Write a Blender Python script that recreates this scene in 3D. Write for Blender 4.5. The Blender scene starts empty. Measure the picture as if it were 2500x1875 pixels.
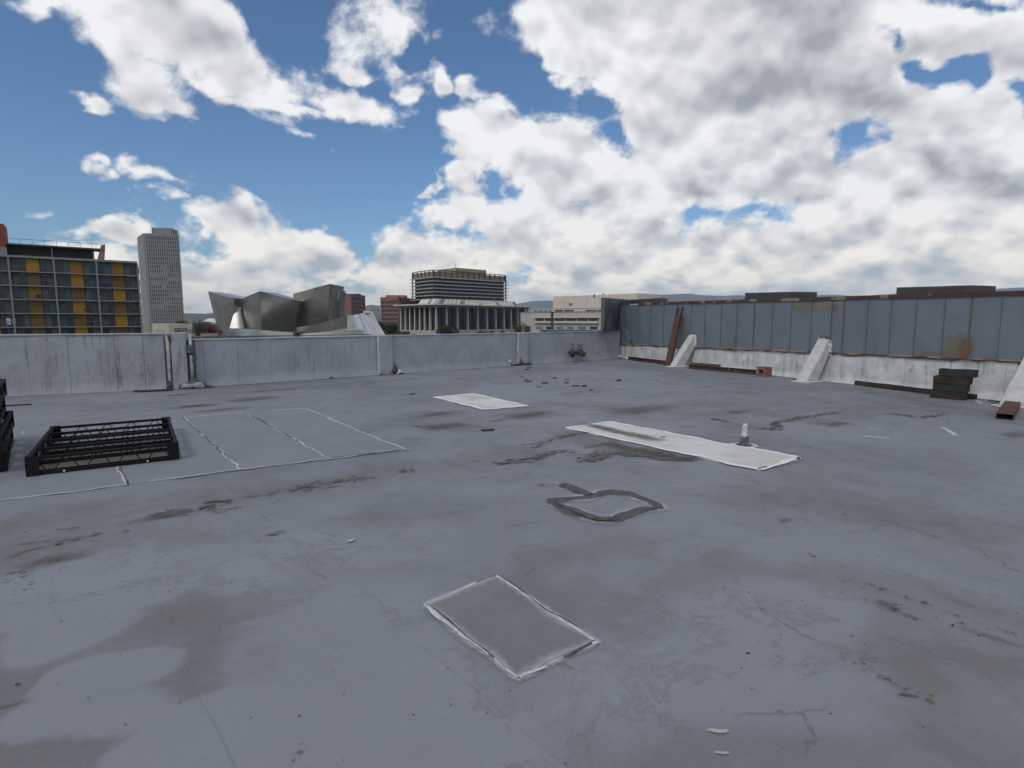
import bpy, bmesh, math, random
import numpy as np
from mathutils import Vector, Matrix, noise as mnoise

random.seed(7)
rng = np.random.default_rng(7)
SC = bpy.context.scene
COL = SC.collection
rad = math.radians

# ------------------------------------------------------------------ camera
F = 1390.0                      # focal length in photo pixels (photo 2500 wide)
PITCH = math.atan(157.5 / F)    # looking slightly down, horizon at y = 780
EYE = 1.60
HAZE_D = 4.2e-5
cam_data = bpy.data.cameras.new('camera')
cam_data.sensor_width = 36.0
cam_data.lens = F / 2500.0 * 36.0
cam_data.clip_start = 0.05
cam_data.clip_end = 60000.0
cam = bpy.data.objects.new('camera', cam_data)
COL.objects.link(cam)
cam.location = (0, 0, EYE)
cam.rotation_euler = (math.pi / 2 - PITCH, 0, 0)
SC.camera = cam

# ------------------------------------------------------------------ output look
SC.view_settings.view_transform = 'Standard'
SC.view_settings.look = 'None'
SC.view_settings.gamma = 1.0
SC.view_settings.exposure = 0.0
SC.view_settings.use_curve_mapping = False
SC.render.engine = 'CYCLES'
SC.cycles.use_denoising = True
SC.cycles.max_bounces = 6
SC.cycles.diffuse_bounces = 3
SC.cycles.glossy_bounces = 3
SC.cycles.transmission_bounces = 3
SC.cycles.volume_bounces = 0
SC.cycles.transparent_max_bounces = 8
SC.cycles.caustics_reflective = False
SC.cycles.caustics_refractive = False

# ------------------------------------------------------------------ photo geometry helpers
def ray(px, py):
    """direction (x right, y forward, z up) towards a photo pixel"""
    u = (px - 1250.0) / F
    v = -(py - 937.5) / F
    c, s = math.cos(PITCH), math.sin(PITCH)
    return Vector((u, c + v * s, -s + v * c))
def G(px, py, z=0.0):
    """point on the horizontal plane of height z"""
    d = ray(px, py)
    t = (z - EYE) / d.z
    return Vector((d.x * t, d.y * t, z))
def AT(px, py, Y):
    """point at forward distance Y"""
    d = ray(px, py)
    t = Y / d.y
    return Vector((d.x * t, Y, EYE + d.z * t))
def azel(px, py):
    d = ray(px, py).normalized()
    return math.atan2(d.x, d.y), math.asin(d.z)

# ------------------------------------------------------------------ node helper
class V:
    """thin wrapper so that node maths reads like maths"""
    def __init__(s, nt, sock): s.nt, s.s = nt, sock
    def _m(s, op, *a, clamp=False):
        n = s.nt.nodes.new('ShaderNodeMath'); n.operation = op; n.use_clamp = clamp
        for i, x in enumerate((s,) + a):
            if isinstance(x, V): s.nt.links.new(x.s, n.inputs[i])
            else: n.inputs[i].default_value = x
        return V(s.nt, n.outputs[0])
    def __add__(s, o): return s._m('ADD', o)
    __radd__ = __add__
    def __sub__(s, o): return s._m('SUBTRACT', o)
    def __rsub__(s, o): return (s * -1.0) + o
    def __mul__(s, o): return s._m('MULTIPLY', o)
    __rmul__ = __mul__
    def __truediv__(s, o): return s._m('DIVIDE', o)
    def max(s, o): return s._m('MAXIMUM', o)
    def min(s, o): return s._m('MINIMUM', o)
    def smax(s, o, k): return s._m('SMOOTH_MAX', o, k)
    def smin(s, o, k): return s._m('SMOOTH_MIN', o, k)
    def sqrt(s): return s._m('SQRT')
    def pow(s, e): return s._m('POWER', e)
    def abs(s): return s._m('ABSOLUTE')
    def clamp(s): return s._m('MULTIPLY', 1.0, clamp=True)
    def step(s, lo, hi):
        n = s.nt.nodes.new('ShaderNodeMapRange'); n.interpolation_type = 'SMOOTHSTEP'
        s.nt.links.new(s.s, n.inputs['Value'])
        n.inputs['From Min'].default_value = lo; n.inputs['From Max'].default_value = hi
        return V(s.nt, n.outputs['Result'])
def sock(nt, inp, x):
    if isinstance(x, V): nt.links.new(x.s, inp)
    elif isinstance(x, bpy.types.NodeSocket): nt.links.new(x, inp)
    else:
        try: inp.default_value = x
        except Exception: inp.default_value = (*x, 1.0)
def xyz(nt, x, y, z):
    n = nt.nodes.new('ShaderNodeCombineXYZ')
    for i, q in enumerate((x, y, z)): sock(nt, n.inputs[i], q)
    return n.outputs[0]
def sep(nt, vec):
    n = nt.nodes.new('ShaderNodeSeparateXYZ'); nt.links.new(vec, n.inputs[0])
    return [V(nt, n.outputs[i]) for i in range(3)]
def vmath(nt, op, a, b=None, scale=None):
    n = nt.nodes.new('ShaderNodeVectorMath'); n.operation = op
    for i, q in enumerate((a, b)):
        if q is None: continue
        if isinstance(q, bpy.types.NodeSocket): nt.links.new(q, n.inputs[i])
        else: n.inputs[i].default_value = q
    if scale is not None: sock(nt, n.inputs['Scale'], scale)
    return n.outputs[0]
def noise(nt, vec, scale=1.0, detail=2.0, rough=0.5, dist=0.0, color=False, dim='3D', lac=2.0):
    n = nt.nodes.new('ShaderNodeTexNoise'); n.noise_dimensions = dim
    if vec is not None: nt.links.new(vec, n.inputs['Vector'])
    n.inputs['Scale'].default_value = scale; n.inputs['Detail'].default_value = detail
    n.inputs['Roughness'].default_value = rough; n.inputs['Distortion'].default_value = dist
    n.inputs['Lacunarity'].default_value = lac
    return n.outputs['Color'] if color else V(nt, n.outputs['Fac'])
def mixc(nt, f, a, b, mode='MIX'):
    n = nt.nodes.new('ShaderNodeMix'); n.data_type = 'RGBA'; n.blend_type = mode
    sock(nt, n.inputs[0], f); sock(nt, n.inputs[6], a); sock(nt, n.inputs[7], b)
    return n.outputs[2]
# ------------------------------------------------------------------ sky
SUN_EL, SUN_AZ = rad(46), rad(212)          # azimuth clockwise from +Y: behind the camera, to the left
world = bpy.data.worlds.new('World'); SC.world = world
world.use_nodes = True
wn = world.node_tree; wn.nodes.clear()
w_out = wn.nodes.new('ShaderNodeOutputWorld'); w_bg = wn.nodes.new('ShaderNodeBackground')
w_bg.inputs['Strength'].default_value = 0.1
wn.links.new(w_bg.outputs[0], w_out.inputs[0])
sky = wn.nodes.new('ShaderNodeTexSky'); sky.sky_type = 'NISHITA'; sky.sun_disc = False
sky.sun_elevation = SUN_EL; sky.sun_rotation = SUN_AZ
sky.air_density = 1.0; sky.dust_density = 0.6; sky.ozone_density = 2.0; sky.altitude = 100.0

def build_clouds():
    tc = wn.nodes.new('ShaderNodeTexCoord')
    D = vmath(wn, 'NORMALIZE', tc.outputs['Generated'])
    dx, dy, dz = sep(wn, D)
    def plane(x, y, z, k=0.60):
        h = (z.max(0.0) + k)
        return xyz(wn, x / h, y / h, 0.0)
    P = plane(dx, dy, dz)
    P2 = plane(dx, dy, dz + 0.035)           # the same place, looked up a little higher
    # puffy density
    def puffs(vec, seed, det=9.0):
        v = vmath(wn, 'ADD', vec, (seed, seed * .37, 0.0))
        mid = noise(wn, v, 6.0, det, 0.665, dist=0.15, dim='2D')
        vo = wn.nodes.new('ShaderNodeTexVoronoi'); vo.voronoi_dimensions = '2D'; vo.feature = 'SMOOTH_F1'
        wn.links.new(v, vo.inputs['Vector']); vo.inputs['Scale'].default_value = 8.0
        vo.inputs['Detail'].default_value = 2.0; vo.inputs['Roughness'].default_value = 0.5
        vo.inputs['Smoothness'].default_value = 0.6
        cell = 0.55 - V(wn, vo.outputs['Distance'])
        return (mid - 0.5) * 2.7 * (1.0 if det > 6 else 0.75) + cell * (0.6 if det > 6 else 1.1)
    n1 = puffs(P, 3.1)
    n2 = puffs(P2, 3.1, 3.5)
    n3 = puffs(P, 3.1, 3.5)
    # warped azimuth / elevation for the placement field
    wv = noise(wn, P, 4.5, 4.0, 0.6, color=True, dim='2D')
    wx, wy, _ = sep(wn, wv)
    az = dx._m('ARCTAN2', dy) + (wx - 0.5) * 0.16
    el = dz._m('ARCSINE') + (wy - 0.5) * 0.09
    def blob(cx, cy, rx, ry, rot=0.0):
        r = rad(rot)
        c = azel(cx, cy)
        a = azel(cx + rx * math.cos(r), cy + rx * math.sin(r))
        b = azel(cx - ry * math.sin(r), cy + ry * math.cos(r))
        m = Matrix(((a[0] - c[0], b[0] - c[0]), (a[1] - c[1], b[1] - c[1]))).inverted()
        u, v = az - c[0], el - c[1]
        p = u * m[0][0] + v * m[0][1]
        q = u * m[1][0] + v * m[1][1]
        return (1.0 - (p * p + q * q).sqrt()) * (min(rx, ry) / 85.0)
    pos = None
    for b in CLOUDS:
        w = b[5] if len(b) > 5 else 1.0
        f = blob(*b[:5]) * w
        f = f + 0.0
        pos = f if pos is None else pos.smax(f, 0.10)
    # everywhere outside the picture: broken cloud of the same sort
    bgn = noise(wn, P, 1.7, 2.0, 0.5, dim='2D')
    outside = blob(1250, 200, 1900, 1000, 0) * -0.2
    pos = pos.max((outside * 2.0).min((bgn - 0.44) * 4.0))
    for b in HOLES:
        pos = pos.smin(blob(*b[:5]) * -0.95 + 0.10 - 0.0 * (b[5] if len(b) > 5 else 1.0), 0.12)
    low = (0.20 - dz).step(0.0, 0.16)        # towards the horizon it closes up
    field = (pos.max(-1.0)).min(0.55)
    dens = field * 1.7 + n1 * 0.85
    dens2 = n2 * 0.85
    dens3 = n3 * 0.85
    alpha = dens.step(-0.06, 0.48)
    thick = dens.step(0.35, 1.4)
    relief = (dens3 - dens2)
    soft = noise(wn, P, 3.8, 6.0, 0.6, dim='2D')
    shade = (relief * 1.0 + (n1 - n3) * 0.16 + 0.90 - thick * 0.26 + (soft - 0.5) * 0.40)
    for b in DARKS:
        shade = shade - (blob(*b[:5]) / (min(b[2], b[3]) / 85.0) * 0.9 + 0.35).max(0.0).min(1.0) * b[5]
    shade = shade.max(0.0).min(1.0)
    grey = mixc(wn, low, (0.39, 0.40, 0.435), (0.50, 0.55, 0.62))
    white = mixc(wn, low, (0.97, 0.97, 0.98), (1.22, 1.13, 1.0))
    cloud = mixc(wn, shade, grey, white)
    # aerial veil close to the horizon
    veil = (0.085 - dz).step(0.0, 0.10)
    cloud = mixc(wn, veil * 0.45, cloud, (0.85, 0.88, 0.90))
    cl10 = mixc(wn, 1.0, cloud, (10.0, 10.0, 10.0), 'MULTIPLY')
    skyc = mixc(wn, 1.0, sky.outputs[0], SKY_TINT, 'MULTIPLY')
    wn.links.new(mixc(wn, alpha * 0.97, skyc, cl10), w_bg.inputs['Color'])

SKY_TINT = (0.66, 0.86, 1.03)
# cx, cy, rx, ry, rotation, weight  (photo pixels, turned into azimuth / elevation)
CLOUDS = [
    (250, 10, 120, 70, 30, .5), (430, 60, 300, 140, 28, .42), (580, 165, 240, 105, 22, .45), (800, 235, 180, 50, 20, .9), (380, 235, 130, 80, 30, .6), (380, 300, 70, 50, 60, .6),
    (215, 225, 75, 36, 20, 1.5), (640, 235, 240, 36, 8, 1.3),
    (400, 415, 80, 32, 22, 1.3), (250, 380, 46, 28, 45, 1.2), (405, 470, 50, 20, 0, 1.2), (60, 512, 110, 18, 0, 1.0),
    (560, 565, 130, 70, 25), (740, 620, 270, 70, 12), (260, 575, 130, 40, 0, 1.3), (1000, 650, 240, 90, 0),
    (420, 665, 700, 60, 0), (940, 45, 120, 70, 30, .12), (1060, 445, 55, 50, 0, 1.5), (1180, 210, 60, 60, 20, 1.3), (1100, 190, 40, 40, 40, 1.2),
    (980, 210, 40, 30, 0, 1.2), (840, 150, 50, 16, 10, 1.1), (740, 325, 50, 20, 10, 1.2), (820, 375, 36, 20, 30, 1.2), (855, 405, 26, 22, 0, 1.2), (90, 10, 60, 30, 0, 1.2),
    (1300, 350, 220, 120, 10), (1230, 560, 170, 120, 0), (1180, 440, 90, 60, 0),
    (1420, 80, 270, 130, 15), (1800, 100, 520, 230, 0), (2200, 120, 500, 260, 0), (1650, 330, 420, 200, 0),
    (1800, 560, 900, 240, 0), (2350, 400, 420, 260, 0), (1900, 700, 1000, 120, 0), (1250, 745, 1600, 70, 0),
]
HOLES = [
    (1320, 235, 120, 40, 20), (1000, 400, 90, 110, 20), (620, 400, 300, 60, 10), (1010, 120, 60, 60, 0),
    (2215, 88, 40, 26, 30), (2290, 160, 55, 28, 20), (2420, 4, 90, 22, 5), (2120, 320, 60, 26, -30), (2340, 180, 30, 20, 20),
    (2490, 240, 26, 22, 0), (1420, 250, 50, 26, 20), (1470, 335, 30, 16, 50), (1740, 532, 60, 13, 0),
    (1870, 520, 50, 13, 0), (1230, 470, 20, 30, 0), (1100, 560, 26, 12, 0),
]
DARKS = [
    (1300, 720, 1500, 14, 0, .30), (2000, 700, 700, 14, 0, .25), (1250, 640, 200, 20, 0, .25), (1450, 600, 250, 22, 0, .22),
    (1900, 60, 430, 150, 5, .50), (1880, 270, 280, 100, 10, .46), (1400, 60, 160, 70, 10, .2), (480, 50, 230, 90, 25, .30), (2330, 425, 190, 50, 0, .60), (2050, 560, 300, 30, 0, .3), (2400, 250, 120, 60, 0, .3),
    (700, 645, 220, 28, 0, .40), (1850, 655, 600, 22, 0, .40), (1750, 480, 260, 40, 0, .25), (2200, 600, 400, 22, 0, .36), (2400, 540, 150, 20, 0, .4), (2200, 250, 120, 60, 0, .25),
    (1500, 690, 500, 12, 0, .3), (900, 690, 200, 12, 0, .25),
]
build_clouds()

sun_data = bpy.data.lights.new('sun', 'SUN')
sun_data.energy = 0.9; sun_data.angle = rad(14); sun_data.color = (1.0, 0.95, 0.87)
sun = bpy.data.objects.new('sun', sun_data); COL.objects.link(sun)
sd = Vector((math.sin(SUN_AZ) * math.cos(SUN_EL), math.cos(SUN_AZ) * math.cos(SUN_EL), math.sin(SUN_EL)))
sun.rotation_euler = (-sd).to_track_quat('-Z', 'Y').to_euler()
sun.location = (0, -20, 40)
# ------------------------------------------------------------------ object helpers
def tag(o, label=None, cat=None, group=None, kind=None):
    if label: o['label'] = label
    if cat: o['category'] = cat
    if group: o['group'] = group
    if kind: o['kind'] = kind
    return o
def thing(name, label, cat, loc=(0, 0, 0), rz=0.0, group=None):
    o = bpy.data.objects.new(name, None); COL.objects.link(o)
    o.location = loc; o.rotation_euler = (0, 0, rz)
    o.empty_display_size = 0.1
    return tag(o, label, cat, group)
def inst(name, me, parent=None, loc=(0, 0, 0), rz=0.0, scale=None):
    o = bpy.data.objects.new(name, me); COL.objects.link(o)
    if parent: o.parent = parent
    o.location = loc; o.rotation_euler = (0, 0, rz)
    if scale: o.scale = scale
    return o
class MB:
    def __init__(s): s.v = []; s.f = []
    def add(s, vs, fs):
        n = len(s.v); s.v += [tuple(p) for p in vs]
        s.f += [tuple(i + n for i in f) for f in fs]
        return s
    def box(s, lo, hi):
        x0, y0, z0 = lo; x1, y1, z1 = hi
        return s.add([(x0,y0,z0),(x1,y0,z0),(x1,y1,z0),(x0,y1,z0),(x0,y0,z1),(x1,y0,z1),(x1,y1,z1),(x0,y1,z1)],
                     [(0,3,2,1),(4,5,6,7),(0,1,5,4),(1,2,6,5),(2,3,7,6),(3,0,4,7)])
    def obox(s, o, a, b, c):
        """box with corner o and edge vectors a, b, c"""
        o, a, b, c = map(Vector, (o, a, b, c))
        vs = [o, o+a, o+a+b, o+b, o+c, o+a+c, o+a+b+c, o+b+c]
        fl = a.cross(b).dot(c) < 0
        fs = [(0,3,2,1),(4,5,6,7),(0,1,5,4),(1,2,6,5),(2,3,7,6),(3,0,4,7)]
        if fl: fs = [tuple(reversed(f)) for f in fs]
        return s.add(vs, fs)
    def prism(s, poly, z0, z1):
        """vertical prism over a plan polygon; z1 may be a list, one height per corner"""
        n = len(poly)
        ar = sum(poly[i][0]*poly[(i+1)%n][1]-poly[(i+1)%n][0]*poly[i][1] for i in range(n))
        if ar < 0:
            poly = list(reversed(poly))
            if isinstance(z1, (list, tuple)): z1 = list(reversed(z1))
            if isinstance(z0, (list, tuple)): z0 = list(reversed(z0))
        zt = z1 if isinstance(z1, (list, tuple)) else [z1]*n
        zb = z0 if isinstance(z0, (list, tuple)) else [z0]*n
        vs = [(p[0],p[1],zb[i]) for i,p in enumerate(poly)] + [(p[0],p[1],zt[i]) for i,p in enumerate(poly)]
        return s.add(vs, [tuple(reversed(range(n))), tuple(range(n,2*n))] + [(i,(i+1)%n,n+(i+1)%n,n+i) for i in range(n)])
    def tube(s, pts, r, sides=8, cap=True):
        pts = [Vector(p) for p in pts]; rs = r if isinstance(r, (list, tuple)) else [r]*len(pts)
        vs = []; fs = []
        up = None
        for i, p in enumerate(pts):
            d = (pts[min(i+1,len(pts)-1)] - pts[max(i-1,0)]).normalized()
            a = Vector((0,0,1)) if abs(d.z) < .9 else Vector((1,0,0))
            if up is None: up = a
            x = d.cross(up);  x = x.normalized() if x.length > 1e-4 else d.cross(a).normalized()
            y = x.cross(d).normalized(); up = y
            for k in range(sides):
                t = 2*math.pi*k/sides
                vs.append(p + (x*math.cos(t) + y*math.sin(t))*rs[i])
        for i in range(len(pts)-1):
            for k in range(sides):
                k2 = (k+1) % sides
                fs.append((i*sides+k, (i+1)*sides+k, (i+1)*sides+k2, i*sides+k2))
        if cap:
            fs.append(tuple(range(sides))); fs.append(tuple(reversed(range((len(pts)-1)*sides, len(pts)*sides))))
        return s.add(vs, fs)
    def torus(s, c, R, r, axis='z', n=18, m=6):
        vs = []; fs = []
        for i in range(n):
            a = 2*math.pi*i/n
            for j in range(m):
                b = 2*math.pi*j/m
                q = ((R+r*math.cos(b))*math.cos(a), (R+r*math.cos(b))*math.sin(a), r*math.sin(b))
                if axis == 'x': q = (q[2], q[0], q[1])
                if axis == 'y': q = (q[0], q[2], q[1])
                vs.append(Vector(c)+Vector(q))
        for i in range(n):
            for j in range(m):
                fs.append((i*m+j, ((i+1)%n)*m+j, ((i+1)%n)*m+(j+1)%m, i*m+(j+1)%m))
        return s.add(vs, fs)
    def mesh(s, name, mat, smooth=False, bevel=0.0):
        me = bpy.data.meshes.new(name); me.from_pydata(s.v, [], s.f)
        if bevel:
            bm = bmesh.new(); bm.from_mesh(me)
            bmesh.ops.remove_doubles(bm, verts=bm.verts, dist=1e-5)
            bmesh.ops.bevel(bm, geom=[e for e in bm.edges if len(e.link_faces) == 2 and e.calc_face_angle(0) > .5],
                            offset=bevel, segments=2, affect='EDGES', profile=0.6)
            bm.to_mesh(me); bm.free()
        if smooth: me.polygons.foreach_set('use_smooth', [True]*len(me.polygons))
        for m in (mat if isinstance(mat, (list, tuple)) else [mat]): me.materials.append(m)
        me.update()
        return me
    def build(s, name, mat, parent=None, smooth=False, bevel=0.0, kind=None, label=None):
        o = inst(name, s.mesh(name, mat, smooth, bevel), parent)
        if kind: o['kind'] = kind
        if label: o['label'] = label
        return o
def rel(parent, p):
    """world point -> the thing's own frame (things are only moved and turned about z)"""
    q = Vector(p) - Vector(parent.location)
    return Matrix.Rotation(-parent.rotation_euler[2], 3, 'Z') @ q

# ------------------------------------------------------------------ materials
MATS = {}
def mat(name, col, rough=0.7, metal=0.0, var=0.0, vscale=3.0, col2=None, bump=0.0, bscale=40.0, stretch=(1,1,1),
        spec=0.5, streak=0.0, detail=6.0, lo=0.35, hi=0.65):
    if name in MATS: return MATS[name]
    m = bpy.data.materials.new(name); m.use_nodes = True; nt = m.node_tree
    b = nt.nodes['Principled BSDF']
    b.inputs['Roughness'].default_value = rough; b.inputs['Metallic'].default_value = metal
    b.inputs['Specular IOR Level'].default_value = spec
    c = (*col, 1.0); b.inputs['Base Color'].default_value = c
    if var or col2 is not None or bump or streak:
        tc = nt.nodes.new('ShaderNodeTexCoord'); ob = tc.outputs['Object']
        v = vmath(nt, 'MULTIPLY', ob, stretch)
        out = None
        if col2 is not None or var:
            f = noise(nt, v, vscale, detail, 0.6).step(lo, hi)
            c2 = col2 if col2 is not None else tuple(x*(1-var) for x in col)
            out = mixc(nt, f, col, c2)
        if streak:
            s = noise(nt, vmath(nt, 'MULTIPLY', ob, (11, 11, 0.9)), 1.0, 6, 0.65).step(0.50, 0.70)
            s2 = noise(nt, ob, 1.3, 5, 0.6).step(0.42, 0.60)
            out = mixc(nt, (s * s2 * streak * 0.8), out if out else col, tuple(x*0.42 for x in col))
        if out: nt.links.new(out, b.inputs['Base Color'])
        if bump:
            bn = nt.nodes.new('ShaderNodeBump'); bn.inputs['Strength'].default_value = 1.0
            bn.inputs['Distance'].default_value = bump
            nt.links.new(noise(nt, v, bscale, 5, 0.6).s, bn.inputs['Height'])
            nt.links.new(bn.outputs[0], b.inputs['Normal'])
    MATS[name] = m
    return m
# ------------------------------------------------------------------ the roof we stand on
AX_A = Vector((0.762, 0.648, 0)).normalized()     # along the back parapet
AX_B = Vector((-0.648, 0.762, 0)).normalized()    # across it
def fb(x, y, s, seed=0.0, o=4):
    """cheap fractal value noise on numpy arrays"""
    def vn(x, y, k):
        xi = np.floor(x).astype(np.int64); yi = np.floor(y).astype(np.int64)
        fx = x - xi; fy = y - yi; fx = fx*fx*(3-2*fx); fy = fy*fy*(3-2*fy)
        def h(a, b):
            n = (a*374761393 + b*668265263 + k*1274126177) & 0xffffffff
            n = ((n ^ (n >> 13)) * 1274126177) & 0xffffffff
            return ((n ^ (n >> 16)) & 0xffff) / 65535.0
        return (h(xi,yi)*(1-fx)+h(xi+1,yi)*fx)*(1-fy) + (h(xi,yi+1)*(1-fx)+h(xi+1,yi+1)*fx)*fy
    t = 0; a = .5; n = 0
    for i in range(o):
        t = t + a*vn(x*s*2**i + seed*7.3, y*s*2**i - seed*3.1, int(seed*10)+i*17); n += a; a *= .5
    return t/n - .5

def roof_mesh():
    xs = np.concatenate([np.linspace(-40, -14, 14)[:-1], np.arange(-14, 16, 0.055), np.linspace(16, 40, 13)])
    ys = [-30, -20, -12, -6, -3, -1, 0.2]
    y = 0.9
    while y < 27:
        ys.append(y); y += 0.03 + 0.0035*y
    ys = np.array(ys + [28.5, 31.0])
    X, Y = np.meshgrid(xs, ys)
    nx, ny = len(xs), len(ys)
    x, y = X.ravel(), Y.ravel()
    # wobble used to roughen the drawn marks
    wx = fb(x, y, 1.3, 1, 4)*0.30 + fb(x, y, 7, 2, 3)*0.10
    wy = fb(x, y, 1.3, 3, 4)*0.30 + fb(x, y, 7, 4, 3)*0.10
    px_, py_ = x + wx, y + wy
    def seg(P, xx, yy):
        d = np.full(xx.shape, 1e9)
        for (ax, ay), (bx, by) in zip(P[:-1], P[1:]):
            vx, vy = bx-ax, by-ay; L = vx*vx+vy*vy + 1e-9
            t = np.clip(((xx-ax)*vx + (yy-ay)*vy)/L, 0, 1)
            d = np.minimum(d, np.hypot(xx-(ax+t*vx), yy-(ay+t*vy)))
        return d
    def near(P, r):
        a = np.array(P); return (x > a[:,0].min()-r) & (x < a[:,0].max()+r) & (y > a[:,1].min()-r) & (y < a[:,1].max()+r)
    def strokes(lst, xx, yy):
        out = np.full(x.shape, -1.0)
        for r, pts, w in lst:
            P = [tuple(G(*p)[:2]) for p in pts]
            m = near(P, r*2+.5)
            if len(P) == 1: d = np.hypot(xx[m]-P[0][0], yy[m]-P[0][1])
            else: d = seg(P, xx[m], yy[m])
            out[m] = np.maximum(out[m], (1 - d/r)*w)
        return out
    tan = strokes(TAN, px_, py_)
    light = strokes(LIGHT, x + wx*.8, y + wy*.8)
    dark = strokes(DARK, x + wx*.35, y + wy*.35)
    halo = strokes(HALO, x + wx*.15, y + wy*.15)
    # gentle unevenness of the deck
    z = fb(x, y, 0.5, 8, 2)*0.010 + fb(x, y, 2.2, 9, 2)*0.004 - 0.006
    me = bpy.data.meshes.new('roof')
    co = np.stack([x, y, z], 1).astype(np.float32)
    i = np.arange(nx*ny).reshape(ny, nx)
    q = np.stack([i[:-1,:-1], i[:-1,1:], i[1:,1:], i[1:,:-1]], -1).reshape(-1, 4)
    me.vertices.add(len(co)); me.vertices.foreach_set('co', co.ravel())
    me.loops.add(q.size); me.loops.foreach_set('vertex_index', q.ravel().astype(np.int32))
    me.polygons.add(len(q)); me.polygons.foreach_set('loop_start', (np.arange(len(q))*4).astype(np.int32))
    me.update(calc_edges=True); me.validate()
    me.polygons.foreach_set('use_smooth', np.ones(len(q), bool))
    for n, a in (('tan', tan), ('light', light), ('dark', dark), ('halo', halo)):
        at = me.attributes.new(n, 'FLOAT', 'POINT'); at.data.foreach_set('value', a.astype(np.float32))
    return me
# marks on the deck: (radius in metres, photo polyline, weight) - water stains, worn coating, cracks
TAN = [
    (1.0, [(60,1800),(300,1700),(560,1600),(760,1700),(820,1860)], .75), (.7, [(40,1560),(300,1500),(520,1500)], .6), (.9, [(0,1680),(200,1660),(420,1700)], .6),
    (1.3, [(1900,1850),(2150,1700),(2450,1600)], .45), (.8, [(2200,1750),(2400,1820)], .5), (1.0, [(1300,1500),(1600,1470),(1900,1500)], .30), (.9, [(400,1330),(900,1330)], .35),
    (1.1, [(30,880),(380,880),(640,868),(900,878)], .55), (0.45, [(360,905),(420,905)], .8), (.5, [(540,890),(640,885)], .7),
    (.30, [(470,991),(478,991)], 1.4), (.35, [(600,975),(640,970)], .8), (.6, [(830,940),(980,925)], .4),
    (.5, [(1040,1012),(1085,1010)], .9), (.45, [(1060,1040),(1110,1045)], .9), (.5, [(1260,1015),(1320,1012)], .8),
    (.8, [(1440,990),(1560,1000),(1700,985)], .6), (.5, [(1390,1060),(1480,1080),(1560,1105)], 1.0), (.30, [(1540,1100),(1660,1120)], 1.2),
    (.5, [(0,1290),(200,1240),(480,1215),(720,1190),(1000,1140),(1200,1115),(1300,1110)], .55),
    (.7, [(0,1350),(120,1330)], .8), (.45, [(820,1290),(900,1275)], .6),
    (.28, [(130,1500),(230,1490),(400,1460),(520,1470),(560,1530)], .9), (.30, [(560,1600),(480,1640),(300,1650),(120,1600),(60,1500)], .7),
    (.34, [(640,1520),(720,1560),(780,1660),(830,1760),(900,1800)], 1.0), (.4, [(300,1780),(420,1740),(560,1690)], .8),
    (.45, [(40,1780),(200,1810),(330,1840)], .9), (.5, [(700,1850),(850,1860)], .7), (.6, [(20,1560),(40,1700)], .8),
    (.22, [(230,1860),(420,1790),(560,1720),(700,1690)], .5), (.4, [(640,1620),(700,1720),(730,1850)], .7),
    (.5, [(1700,1010),(1850,1000),(2000,1030),(2100,1010)], .45), (.35, [(1780,1040),(1830,1038)], .7),
    (.7, [(1860,1210),(2060,1230),(2350,1300)], .5), (.5, [(1850,1390),(2050,1420)], .5), (.4, [(2100,1480),(2160,1560),(2070,1570)], .7),
    (.5, [(2180,1640),(2300,1620),(2420,1650)], .7), (.4, [(1900,1800),(2000,1740),(2100,1700)], .7), (.5, [(1580,1850),(1640,1870)], .5),
    (.5, [(1500,1440),(1800,1400)], .35), (.35, [(1350,1350),(1550,1330)], .3), (.6, [(2250,1450),(2480,1500)], .5),
    (.5, [(2100,950),(2300,990),(2450,1010)], .6), (.4, [(1600,930),(1800,960)], .3),
]
LIGHT = [
    (.45, [(110,1440),(200,1450),(330,1420)], 1.0), (.30, [(150,1540),(210,1525)], 1.0), (.22, [(230,1640),(370,1615)], 1.1),
    (.28, [(420,1840),(500,1780),(570,1755),(580,1840)], 1.4), (.18, [(120,1745),(160,1740)], 1.0), (.2, [(290,1720),(330,1715)], .8),
    (.8, [(900,1500),(930,1700),(1000,1840)], .5), (.6, [(700,1330),(1000,1320)], .5), (.5, [(300,1390),(640,1380)], .6),
    (.5, [(1750,1500),(1950,1480)], .5), (.6, [(1500,1650),(1900,1650)], .5),
]
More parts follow.
